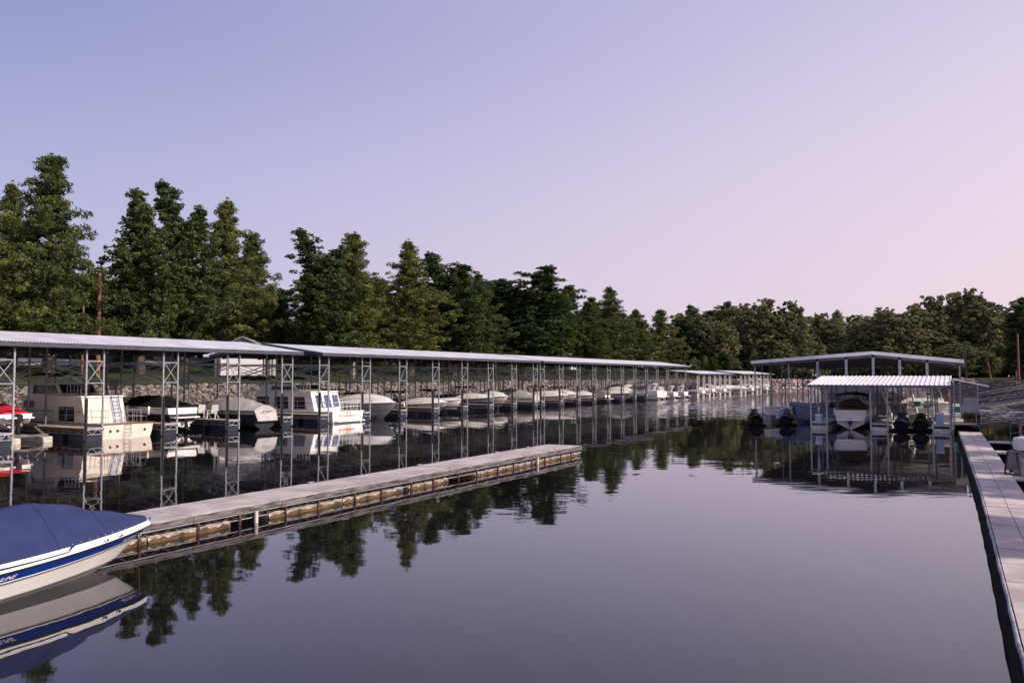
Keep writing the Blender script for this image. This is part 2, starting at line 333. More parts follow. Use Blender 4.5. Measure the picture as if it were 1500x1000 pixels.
n = 6500; y = rs.uniform(15, 200, n); x = lerp_pts(y, XR)+rs.uniform(-.8, 4.6, n); o1 = rocks('riprap', np.stack([x, y, gz(x, y)+.02], 1), .20, M['rock_d'], 3)
tag(o1, 'dark shaded riprap on the right bank behind the gangways', 'rocks', kind='stuff')

# ------------------------------------------------------------------ trees
def tree_meshes(kind, seed, H, R, base, nbr, leaf, dens, fmat):
    r = np.random.RandomState(seed)
    tb = MB(); lean = r.uniform(-.4, .4, 2)
    leaders = 1 if kind == 'cyp' else (3 if kind == 'oak' else 2)
    clumps = []
    tr = H*.014+.12
    def tp(z, off=(0, 0)): 
        t = z/H; return np.array([lean[0]*t+off[0]*t*t, lean[1]*t+off[1]*t*t, z])
    offs = [(0, 0)] if leaders == 1 else [(R*.45*math.cos(a), R*.45*math.sin(a)) for a in r.uniform(0, 2*PI)+np.arange(leaders)*2*PI/leaders]
    hts = [H]*1 if leaders == 1 else [H*q for q in ([1, .88, .80][:leaders])]
    for off, hh in zip(offs, hts):
        tb.tube([tp(z, off) for z in np.linspace(-.4, hh*.96, 9)], [tr*(1-.93*k/8)+(tr*.35 if k == 0 else 0) for k in range(9)], 7)
    for i in range(nbr):
        q = (i+r.uniform(0, 1))/nbr; li = i % leaders; off, hh = offs[li], hts[li]
        z0 = base+(hh*(.97 if kind != 'oak' else .90)-base)*q**.92
        t = (z0-base)/(hh-base)
        if kind == 'cyp': env = R*((1-t)**.80*.97+.05)*(.35+.65*min(1, (t+.08)/.2)); el = r.uniform(.05, .6)+t*.65
        elif kind == 'tall': env = R*(1-t**1.7)**.8*(.55+.45*min(1, (t+.05)/.3))*.9+.25; el = r.uniform(.2, .8)+t*.6
        else: env = R*math.sqrt(max(.02, 1-(t-.42)**2/.35))*.85*(1-.35*t*t); el = r.uniform(-.05, .7)+t*.35
        ln = env*r.choice([.62, .8, .95, 1.08, 1.2], p=[.2, .25, .3, .17, .08]); az = i*2.399+r.uniform(-.5, .5)
        ln *= 1+(.42 if kind != 'oak' else .16)*math.sin(az*2+z0*.55+seed)*math.sin(z0*.9+seed*2)
        o = tp(z0, off); d = np.array([math.cos(az)*math.cos(el), math.sin(az)*math.cos(el), math.sin(el)])
        pts = [o+d*ln*k/4+np.array([0, 0, -.10*ln*(k/4)**2 if kind == 'cyp' else .06*ln*(k/4)**2])+(r.uniform(-.12, .12, 3)*(k > 0)) for k in range(5)]
        br = max(.03, tr*.28*(1-t))
        tb.tube(pts, [br, br*.75, br*.5, br*.32, br*.15], 4, cap=False)
        P = np.array(pts); nc = max(3, int(ln*(2.9 if kind != 'oak' else 2.6)))
        for c in range(nc):
            f = .28+.75*(c+r.uniform(0, 1))/nc; k = min(3, int(f*4)); pp = P[k]+(P[k+1]-P[k])*(f*4-k) if f < 1 else P[4]+d*(f-1)*ln
            spread = .28*ln*(1-abs(f-.6)); pp = pp+r.normal(0, 1, 3)*np.array([spread, spread, spread*.8])*.6
            clumps.append((pp, r.uniform(.32, .72)*(.50+.045*R), r.uniform(0, 1)))
    # top tuft
    for off, hh in zip(offs, hts):
        for k in range(12): clumps.append((tp(hh*(1-.011*k), off)+r.normal(0, .07+.035*k, 3)*[1, 1, .5], .13+.032*k, r.uniform(.2, .9)))
    C = np.array([c[0] for c in clumps]); RR = np.array([c[1] for c in clumps]); T = np.array([c[2] for c in clumps])
    per = np.maximum(8, (dens*RR**2).astype(int)); idx = np.repeat(np.arange(len(C)), per); n = len(idx)
    u = r.normal(0, 1, (n, 3)); u /= np.linalg.norm(u, axis=1)[:, None]; rad = r.uniform(.25, 1.05, n)**.7
    flat = .9 if kind != 'oak' else .75
    ctr = C[idx]+u*(RR[idx]*rad)[:, None]*np.array([1.1, 1.1, flat])
    if kind == 'cyp': ctr[:, 2] -= np.abs(r.normal(0, .25, n))*RR[idx]
    # leaf quads
    a = r.normal(0, 1, (n, 3)); 
    if kind == 'cyp': a[:, 2] -= 1.1
    a /= np.linalg.norm(a, axis=1)[:, None]; b = np.cross(a, r.normal(0, 1, (n, 3))); b /= np.linalg.norm(b, axis=1)[:, None]
    sz = leaf*r.uniform(.55, 1.25, n)[:, None]; asp = .36 if kind == 'cyp' else .62
    V = np.stack([ctr-a*sz, ctr+b*sz*asp, ctr+a*sz, ctr-b*sz*asp], 1).reshape(-1, 3)
    F = np.arange(4*n).reshape(n, 4)
    tint = np.clip(T[idx]*.75+r.uniform(-.1, .35, n)+u[:, 2]*.12, 0, 1)
    return tb.mesh('trunk', M['bark']), mesh_np('crown', V, F, [fmat], attr=np.repeat(tint, 4))
TREES = {
 'cypA': tree_meshes('cyp', 1, 26, 6.3, 2.6, 125, .19, 250, M['f_cyp']),
 'cypB': tree_meshes('cyp', 2, 26, 5.6, 3.0, 110, .19, 250, M['f_cyp']),
 'cypC': tree_meshes('cyp', 3, 24, 5.8, 2.2, 110, .19, 250, M['f_cyp']),
 'tallA': tree_meshes('tall', 4, 26, 5.2, 2.4, 130, .19, 230, M['f_dark']),
 'tallB': tree_meshes('tall', 5, 25, 5.6, 2.0, 130, .19, 230, M['f_dark']),
 'tallC': tree_meshes('tall', 8, 25, 5.2, 2.0, 120, .20, 220, M['f_green']),
 'oakA': tree_meshes('oak', 6, 20, 7.6, 1.0, 150, .26, 190, M['f_far']),
 'oakB': tree_meshes('oak', 7, 20, 6.6, 1.0, 150, .26, 190, M['f_far']),
 'farC': tree_meshes('cyp', 9, 22, 5.6, 1.6, 80, .34, 120, M['f_far']),
}
WID = {'cyp': 1.18, 'tal': 1.32, 'far': 1.1}
TH = {'cypA': 26, 'cypB': 26, 'cypC': 24, 'tallA': 26, 'tallB': 25, 'tallC': 25, 'oakA': 20, 'oakB': 20, 'farC': 22}
def tree(key, x, y, H, label, group, wid=1., name=None):
    t = empty(name or ('cypress_tree' if key[:3] in ('cyp', 'far') else 'broadleaf_tree'), (x, y, gz1(x, y)-.1), rnd.uniform(0, 6.28))
    s = H/TH[key]; t.scale = (s*wid*WID.get(key[:3],1), s*wid*WID.get(key[:3],1), s)
    place('trunk', TREES[key][0], t); place('crown', TREES[key][1], t)
    tag(t, label, 'tree', group); return t
def px2y(px, Lx):   # where the line X = -Lx crosses a column of the view
    Z = FPX*Lx/(math.cos(A)*(1410-px)); return (Z-Lx*math.sin(A))/math.cos(A), Z
def row_tree(key, px, topy, Lx, label, wid=1., group='trees along the left bank'):
    y, Z = px2y(px, Lx); H = CAMZ+(551-topy)*Z/FPX-gz1(-Lx, y)
    return tree(key, -Lx, y, H, label, group, wid)
row_tree('cypA', 72, 221, 82, 'tallest feathery cypress at the far left, behind the left end of the dock roof', 1.12)
row_tree('cypC', -48, 232, 84, 'feathery cypress cut off by the left edge of the view', 1.15)
row_tree('cypB', 18, 262, 92, 'feathery cypress just behind and left of the tallest one', 1.1)
row_tree('tallA', 206, 266, 83, 'dark slender tree with a bare twiggy patch, right of the utility pole', .95)
row_tree('tallB', 268, 268, 85, 'dark dense tree with a pointed top, between the twiggy one and the open cypress', .92)
row_tree('cypB', 326, 286, 91, 'open cypress with sky showing through, above the grey shed', 1.4)
row_tree('cypC', 368, 338, 99, 'yellow green cypress at the right end of the first group of trees', 1.3)
row_tree('tallC', 412, 420, 92, 'short bright tree in the gap between the first two groups of trees', .9)
row_tree('tallA', 476, 333, 82, 'dark tall tree opening the second group of trees, right of the gap', 1.3)
row_tree('cypC', 516, 338, 84, 'green cypress joined to the right side of the dark tall tree', 1.4)
row_tree('cypB', 600, 350, 82, 'brownish green cypress with a rounded open top', 1.6)
row_tree('tallB', 662, 366, 83, 'dark tree with a broad top right of the brownish cypress', 1.4)
row_tree('cypC', 700, 400, 82, 'low cypress filling the dip before the wide grey green tree', 1.4)
row_tree('tallB', 762, 390, 82, 'wide grey green tree in the middle of the row', 2.0)
row_tree('tallC', 815, 414, 83, 'bright green tree leaning on the right of the wide grey green tree', 1.2)
row_tree('cypA', 862, 440, 82, 'small pointed cypress between the wide tree and the tall far cypress', 1.5)
row_tree('cypB', 897, 418, 84, 'tall pointed cypress standing above the far end of the row', 1.7)
row_tree('cypC', 932, 452, 82, 'cypress just right of the tall pointed one', 1.6)
row_tree('cypA', 968, 452, 82, 'cypress behind the far end of the third dock roof', 1.6)
row_tree('tallB', 1000, 468, 85, 'rounded dark tree above the distant dock roofs', 1.8)
row_tree('cypB', 1024, 462, 82, 'last cypress of the left bank row', 1.6)
# darker wood filling in behind the row
for k in range(30):
    px = -90+k*35+rnd.uniform(-10, 10); Lx = 106+rnd.uniform(-4, 14)
    y, Z = px2y(min(px, 1010), Lx)
    if 330 < px < 425: Lx += 26; y, Z = px2y(px, Lx)
    tree(rnd.choice(['tallA', 'tallB', 'tallC', 'cypC']), -Lx, y, (10.5 if px < 450 else (18 if px < 680 else 22))+rnd.uniform(-2, 3), 'lower dark tree in the wood behind the left bank row', 'lower trees behind the left bank row', 1.9)
# far shore treeline
FT = [(1040, 462, 'oakB'), (1062, 470, 'oakA'), (1085, 455, 'oakB'), (1118, 436, 'oakA'), (1148, 440, 'oakB'), (1178, 470, 'farC'), (1203, 462, 'oakA'), (1228, 474, 'farC'),
      (1252, 470, 'farC'), (1280, 462, 'oakB'), (1306, 450, 'oakA'), (1330, 446, 'oakB'), (1358, 432, 'oakA'), (1388, 430, 'oakB'), (1416, 424, 'oakA'), (1446, 436, 'oakB')]
def at_px(px, Z):
    Xc = (px-750)/FPX*Z; return Xc*math.cos(A)-Z*math.sin(A), Xc*math.sin(A)+Z*math.cos(A)
names = {1118: 'tall loose tree with yellowing leaves rising over the far shore', 1358: 'broad olive tree over the right eave of the big dock roof',
         1416: 'highest rounded tree at the right of the far treeline', 1203: 'dark rounded tree above the ridge of the big dock roof'}
for px, ty, k in FT:
    Z = 262+rnd.uniform(-8, 12) if px < 1250 else 226+rnd.uniform(-5, 10)
    x, y = at_px(px, Z); H = CAMZ+(551-ty)*Z/FPX-gz1(x, y)
    tree(k, x, y, H, names.get(px, 'olive green tree in the treeline beyond the far shore'), 'trees beyond the far shore', 1.0 if k[0] == 'o' else 1.35)
for k in range(26):
    px = 1010+k*20+rnd.uniform(-5, 5); Z = (290 if px < 1280 else 255)+rnd.uniform(-6, 14)
    x, y = at_px(px, Z); tree(rnd.choice(['oakA', 'oakB', 'farC', 'tallB']), x, y, 22+rnd.uniform(-2, 2.5), 'lower tree in the wood behind the far treeline', 'lower trees behind the far treeline', 1.3)
for k in range(14):
    px = 1150+k*27+rnd.uniform(-6, 6); Z = (248 if px < 1200 else 226)+rnd.uniform(-4, 4)
    x, y = at_px(px, Z)
    tree(rnd.choice(['farC', 'oakB']), x, y, 9.5+rnd.uniform(-2, 3), 'small bushy tree at the front of the far wood', 'small trees at the front of the far wood', 1.3)
# understorey so no bare gap shows under the crowns
for k in range(34):
    px = 985+k*15.6+rnd.uniform(-4, 4); Z = (252 if px < 1190 else 232)+rnd.uniform(-3, 5)
    x, y = at_px(px, Z)
    if x > 4 and y < 206: continue
    tree(rnd.choice(['farC', 'oakB', 'tallC']), x, y, 6.5+rnd.uniform(-1.5, 2), 'low shrubby tree along the foot of the far wood', 'low shrubs along the foot of the far wood', 1.8)
for k in range(12):
    tree(rnd.choice(['tallB', 'oakB', 'tallA']), 16+k*3.2+rnd.uniform(-1, 1), 158+rnd.uniform(-8, 14)-k*1.5, 9+rnd.uniform(-2, 4), 'shrubby tree closing the gap behind the right bank poles', 'low trees behind the right bank', 1.5)
for k in range(16):
    px = 1392+k*8; Z = 212+rnd.uniform(-3, 8); x, y = at_px(px, Z)
    tree(rnd.choice(['oakA', 'oakB']), x, y, 8.5+rnd.uniform(-1.5, 2), 'low shrubby tree along the foot of the far wood', 'low shrubs along the foot of the far wood', 1.5)
# right bank
tree('tallB', 12.5, 219, 19.5, 'dark dense tree at the very right edge behind the tall wooden pole', 'trees beyond the far shore', 1.3)
tree('tallA', 15.5, 214, 17, 'dark tree half cut off by the right edge of the view', 'trees beyond the far shore', 1.5)
for x, y, H in ((21, 24, 13), (24, 34, 15), (19.5, 45, 12), (25, 54, 16), (20, 66, 14), (24, 80, 15), (22, 94, 14), (27, 14, 15), (17, 50, 9), (18.5, 57, 10), (17, 38, 8), (18, 62, 10), (19, 29, 9.5), (21, 40, 13)):
    tree(rnd.choice(['oakA', 'tallB', 'oakB']), x, y, H, 'bank tree beyond the right edge shading the walkway', 'trees shading the right walkway', .85)

# ------------------------------------------------------------------ covered docks on the left
BAY = 5.43; PW = 1.13; DZ = .82
def post_mesh(z0, z1, w=.13, m=None): b = MB(); b.box(-w/2, w/2, -w/2, w/2, z0, z1); return b.mesh('post', m or M['galv'])
def roof_z(x, eave, ridge, xe, xr, xb):
    return eave+(ridge-eave)*(xe-x)/(xe-xr) if x >= xr else eave+(ridge-eave)*(x-xb)/(xr-xb)
def covered_dock(label, loc, ts, y0, y1, eave=5.95, ridge=6.85, depth=12.4, brace='x', far=False, per=.2):
    root = empty('covered_dock', loc); tag(root, label, 'covered dock', 'covered docks along the left bank')
    oy = loc[1]; xe, xr, xb = .55, -6.1, -13.3
    A0, A1 = y0-oy, y1-oy; n = int((A1-A0)/per*6) if per < 1 else 60
    rb = MB(); amp = .022
    for xa, xc in ((xe, xr), (xr, xb)):
        rb.grid(n, 1, lambda u, v, xa=xa, xc=xc: ((xa if v < .5 else xc), A0+(A1-A0)*u, roof_z(xa if v < .5 else xc, eave, ridge, xe, xr, xb)+amp*math.sin(2*PI*(A1-A0)*u/per)), smooth=False)
    rb.build('roof', M['roof'], root)
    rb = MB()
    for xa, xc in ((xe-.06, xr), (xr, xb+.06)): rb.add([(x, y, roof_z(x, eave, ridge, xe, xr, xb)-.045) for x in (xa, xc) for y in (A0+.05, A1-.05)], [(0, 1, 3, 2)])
    rb.build('underside_shade', M['underside_shade'], root)  # dark sheet added below the roof in place of its shade
    fb = MB()
    fb.box(xe-.05, xe-.01, A0, A1, eave-.26, eave-.035); fb.box(xb+.01, xb+.05, A0, A1, eave-.26, eave-.035)
    for yy in (A0+.02, A1-.06):
        for xa, xc in ((xe-.06, xr), (xr, xb+.06)):
            za, zc = roof_z(xa, eave, ridge, xe, xr, xb), roof_z(xc, eave, ridge, xe, xr, xb)
            fb.prism([(xa, yy, za-.24), (xc, yy, zc-.24), (xc, yy, zc+.03), (xa, yy, za+.03)], (0, .04, 0))
    fb.build('fascia', M['fascia'], root)
    pb = MB()
    for x in (-1.2, -3.0, -4.8, -6.0, -7.4, -9.2, -11.0, -12.6):
        z = roof_z(x, eave, ridge, xe, xr, xb); pb.box(x-.03, x+.03, A0+.08, A1-.1, z-.19, z-.05)
    pb.build('purlins', M['underside_shade'], root)
    frm = MB()
    for xa, xc in ((.3, xr+.05), (xr-.05, xb+.3)):
        frm.bar((xa, 0, roof_z(xa, eave, ridge, xe, xr, xb)-.31), (xc, 0, roof_z(xc, eave, ridge, xe, xr, xb)-.31), .09, .22)
    raf = frm.mesh('rafter', M['underside_shade'])
    xs_ = [0, -6.1, -depth+.1]
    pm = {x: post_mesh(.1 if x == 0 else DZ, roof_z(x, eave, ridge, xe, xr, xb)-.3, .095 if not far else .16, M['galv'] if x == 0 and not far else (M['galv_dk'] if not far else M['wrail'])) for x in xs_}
    sl = MB(); sl.tube([(0, 0, -2), (0, 0, 2.65)], .075, 8); pile = sl.mesh('pile', M['pile'])
    # finger pier meshes, origin at the front right corner
    d = MB(); d.bevbox(-depth, .1, -PW, 0, DZ-.05, DZ, .012); dk = d.mesh('finger_pier', M['deck_c'])
    d = MB()
    for yy in (-PW-.045, .003): d.box(-depth, .1, yy, yy+.042, DZ-.17, DZ-.008)
    fas = d.mesh('fascia_board', M['plank'])
    d = MB()
    for yy in (-PW+.02, -.03):
        d.box(-depth, .06, yy-.02, yy+.02, DZ-.40, DZ-.365)
        k = 0; x = .05
        while x > -depth+.4: d.bar((x, yy, DZ-.06 if k % 2 else DZ-.38), (x-.38, yy, DZ-.38 if k % 2 else DZ-.06), .03); x -= .38; k += 1
    for k in range(3): y_ = -PW+k*PW/3+.03; d.bar((.08, y_, DZ-.38 if k % 2 else DZ-.08), (.08, y_+PW/3-.02, DZ-.08 if k % 2 else DZ-.38), .035)
    d.box(.06, .10, -PW, 0, DZ-.42, DZ-.375); d.box(.06, .10, -PW, 0, DZ-.12, DZ-.055)
    trs = d.mesh('truss', M['galv'])
    d = MB(); d.bevbox(-1.9, 0, -PW+.05, -.05, -.35, DZ-.43, .06); flt = d.mesh('float_tank', M['float_nv'] if not far else M['float_wh'])
    cb = MB(); z0, z1 = 3.58, 4.93
    cb.box(-.05, .03, -PW+.05, -.05, z1-.03, z1+.03); cb.box(-.05, .03, -PW+.05, -.05, z0-.03, z0+.03)
    cb.bar((0, -PW+.08, z0+.04), (0, -.08, z1-.04), .042)
    if brace == 'x': cb.bar((.012, -PW+.08, z1-.04), (.012, -.08, z0+.04), .042)
    crs = cb.mesh('cross_brace', M['galv'])
    st = MB()
    for yy in (-PW+.02, -.02):
        for z in (z0, z1): st.bar((-.1, yy, z), (-depth+.2, yy, z), .05)
        st.bar((-.1, yy+.03, z1), (-6, yy+.03, z0), .045); st.bar((-.1, yy-.03, z0), (-6, yy-.03, z1), .045); st.bar((-6.2, yy+.03, z1), (-depth+.2, yy+.03, z0), .045)
    sdt = st.mesh('side_truss', M['galv'])
    bt = MB(); L0 = BAY-PW
    for z in (z0, z1): bt.bar((0, .06, z), (0, L0-.06, z), .05)
    bt.bar((.04, .06, z0), (.04, L0-.06, z1), .045); bt.bar((-.04, .06, z1), (-.04, L0-.06, z0), .045)
    btm = bt.mesh('bay_truss', M['galv'])
    for i, t in enumerate(ts):
        y = t-oy
        f = place('finger_pier', dk, root, (0, y, 0))
        place('fascia_board', fas, f); 
        if not far: place('truss', trs, f)
        for k in range(5 if not far else 3): place('float_tank', flt, f, (.04-k*2.5, 0, 0))
        for x in xs_:
            for yy in (y-PW, y): place('post', pm[x], root, (x, yy, 0))
        place('rafter', raf, root, (0, y-PW, 0)); place('rafter', raf, root, (0, y, 0))
        if not far:
            place('pile', pile, root, (.145, y-PW-.02, 0))
            place('cross_brace', crs, root, (0, y, 0)); place('side_truss', sdt, root, (0, y, 0))
            if i < len(ts)-1:
                place('bay_truss', btm, root, (-6.1, y, 0)); place('bay_truss', btm, root, (-depth+.1, y, 0))
    wd = MB(); wd.bevbox(-depth-1.9, -depth-.02, A0, A1, DZ-.12, DZ, .015)
    wk = wd.build('main_walkway', M['deck_c'], root)
    d = MB(); d.bevbox(-depth-1.7, -depth-.2, A0+.1, A1-.1, -.3, DZ-.2, .05); d.build('float_tank', M['float_nv'], wk)
    return root
LX = -46.7
D1 = [20.0, 25.4, 30.8, 36.2, 41.55, 46.9]; D2 = [51.1+BAY*k for k in range(8)]; D3 = [91.0+5.5*k for k in range(12)]
covered_dock('nearest covered dock on the left, its corrugated roof running out of the frame', (LX, D1[0], 0), D1, 13.5, 47.6)
covered_dock('second covered dock from the left, white houseboat at its near end', (LX, D2[0], 0), D2, 49.8, 89.2, brace='n')
covered_dock('third covered dock along the left bank, ending past mid frame', (LX, D3[0], 0), D3, 89.8, 153, brace='n', per=.4)
D4 = [158+4.2*k for k in range(7)]; D5 = [189.5+4.2*k for k in range(9)]
BAYs = BAY
covered_dock('low distant covered dock with white posts just past the third roof', (LX+.5, D4[0], 0), D4, 156, 185.5, eave=4.55, ridge=5.25, far=True, per=2)
covered_dock('farthest low covered dock ending by the far riprap', (LX+1.5, D5[0], 0), D5, 187.5, 225.5, eave=4.6, ridge=5.4, far=True, per=2)

# ------------------------------------------------------------------ boats
def bshape(u, p=2.2, q=.8, m=.45):
    if u < m: return .90+.10*math.sin(u/m*PI/2)
    return max(0., (1-((u-m)/(1-m))**p))**q
class Hull:
    """levels: (half beam fraction, z at stern, z at bow, length fraction at the bow, material index of the band above)"""
    def __init__(s, L, B, levels, p=2.2, q=.8, zp=2.0, x0=0., m=.45):
        s.m = m; s.L, s.B, s.lv, s.p, s.q, s.zp, s.x0 = L, B, levels, p, q, zp, x0
    def pt(s, u, l, side=1):
        i = min(int(l), len(s.lv)-2); f = l-i; a, b = s.lv[i], s.lv[i+1]
        mixf = lambda k: a[k]*(1-f)+b[k]*f
        w = mixf(0)*s.B/2*bshape(u, s.p, s.q+(.25 if l < 1 else 0), s.m); z = mixf(1)+(mixf(2)-mixf(1))*u**s.zp
        return Vector((s.x0+u*s.L*mixf(3), side*w, z))
    def mb(s, nu=26, sub=3):
        b = MB(); us = [1-(1-k/nu)**1.35 for k in range(nu+1)]
        for i in range(len(s.lv)-1):
            for side in (1, -1):
                vs = [s.pt(u, i+j/sub, side) for u in us for j in range(sub+1)]
                fs = [((a*(sub+1)+j), (a*(sub+1)+j+1), ((a+1)*(sub+1)+j+1), ((a+1)*(sub+1)+j)) for a in range(nu) for j in range(sub)]
                if side == 1: fs = [f[::-1] for f in fs]
                b.add(vs, fs, s.lv[i][4], True)
            b.add([s.pt(0, i, 1), s.pt(0, i+1, 1), s.pt(0, i+1, -1), s.pt(0, i, -1)], [(0, 1, 2, 3)], s.lv[i][4])
        return b
    def deck(s, b, u0=0., u1=1., crown=.06, n=20, mi=0, zf=None, m=8):
        top = len(s.lv)-1
        def fn(u, v):
            uu = u0+(u1-u0)*u; P = s.pt(uu, top); t = 2*v-1
            return (P.x, P.y*t*.995, P.z+(crown*(1-t*t) if zf is None else zf(uu, t)))
        b.grid(n, m, fn, mi)
def std_levels(fb0, fb1, draft=.45, band=1):
    return [(.0, -draft, -.15, .84, 0), (.82, .02, .42, .90, band), (.93, fb0*.55, fb1*.66, .965, 0), (1., fb0*.93, fb1*.95, 1., 0), (.96, fb0, fb1, .992, 0)]
def xform_out(root, tipx, yc, z=0., bow_out=True, L=8.):
    root.rotation_euler = (0, 0, 0 if bow_out else PI)
    root.location = ((tipx-L) if bow_out else tipx, yc, z)
def rails(hull, u0, u1, h, parent, n=10, inset=.1, mt='chrome', mid=False):
    b = MB(); top = len(hull.lv)-1
    for side in (1, -1):
        pts = []
        for k in range(n+1):
            u = u0+(u1-u0)*k/n; P = hull.pt(u, top, side); P.y -= side*min(inset, abs(P.y)); pts.append(P)
        up = [p+Vector((0, 0, h*min(1, .25+i/2.5))) for i, p in enumerate(pts)]
        b.tube(up, .018, 5)
        if mid: b.tube([p-Vector((0, 0, h*.45)) for p in up[2:]], .012, 5)
        for i in range(1, n+1, 2): b.tube([pts[i], up[i]], .014, 5)
    return b.build('bow_rail', M[mt], parent)
def bimini(parent, x0, x1, w, z, mt, zb=1.2, name='bimini_top'):
    b = MB(); b.grid(8, 6, lambda u, v: (x0+(x1-x0)*u, w*(v-.5), z-.16*(2*v-1)**2-.12*(2*u-1)**4+.02*math.sin(u*9.4)), 0)
    b.grid(8, 6, lambda u, v: (x0+(x1-x0)*u, w*(v-.5), z-.16*(2*v-1)**2-.12*(2*u-1)**4+.02*math.sin(u*9.4)-.04), 0)
    o = b.build(name, M[mt], parent); t = MB()
    for s in (1, -1):
        for a, c in ((x0+.1, (x0+x1)/2), (x1-.1, (x0+x1)/2)): t.tube([(a, s*w/2*.97, z-.25), (c, s*w/2, zb)], .016, 5)
    t.build('frame', M['chrome'], o); return o
def outdrive(parent, x=-.1, z=.1, mt='blackm', name='outdrive', s=1.):
    b = MB(); b.bevbox(x-.35*s, x, -.14*s, .14*s, z-.1*s, z+.3*s, .05); b.prism([(x-.42*s, -.04, z-.1*s), (x-.1*s, -.04, z-.1*s), (x-.16*s, -.04, z-.75*s), (x-.38*s, -.04, z-.75*s)], (0, .08, 0))
    b.tube([(x-.48*s, 0, z-.5*s), (x-.05*s, 0, z-.5*s)], .07*s, 8)
    o = b.build(name, M[mt], parent); p = MB()
    for k in range(3):
        a = k*2*PI/3; p.prism([(x-.5*s, .03*math.cos(a), z-.5*s+.03*math.sin(a)), (x-.47*s, .2*s*math.cos(a-.3), z-.5*s+.2*s*math.sin(a-.3)), (x-.53*s, .2*s*math.cos(a+.3), z-.5*s+.2*s*math.sin(a+.3))], (.015, 0, 0))
    p.build('propeller', M['chrome'], o); return o
def outboard(parent, x, z, y=0., mt='blackm'):
    b = MB(); b.bevbox(x-.45, x+.1, y-.2, y+.2, z, z+.5, .08); b.bevbox(x-.3, x, y-.09, y+.09, z-.7, z, .02); b.tube([(x-.45, y, z-.68), (x+.05, y, z-.68)], .07, 8)
    return b.build('outboard_motor', M[mt], parent)
def windshield(hull, u0, u1, h, parent, rake=.5, mt='glass'):
    b = MB(); top = len(hull.lv)-1; n = 10
    def edge(t):   # t -1..1 wraps round the front
        a = abs(t); s = 1 if t > 0 else -1
        if a > .55: u = u1-(a-.55)/.45*(u1-u0); P = hull.pt(u, top, s); P.y *= .80; return P
        P = hull.pt(u1, top, 1); return Vector((P.x+.25*(1-(a/.55)**2), P.y*.80*t/.55, P.z))
    b.grid(16, 1, lambda u, v: edge(2*u-1)+Vector((-rake*h*v, 0, .1+h*v*(1 if abs(2*u-1) < .7 else .8))), 0, False)
    o = b.build('windshield', M[mt], parent)
    t = MB(); t.tube([edge(2*k/16-1)+Vector((-rake*h, 0, .1+h*(1 if abs(2*k/16-1) < .7 else .8))) for k in range(17)], .025, 5)
    for tt in (-.55, 0, .55): t.tube([edge(tt)+Vector((0, 0, .1)), edge(tt)+Vector((-rake*h, 0, .1+h))], .02, 5)
    t.build('frame', M['chrome'], o); return o
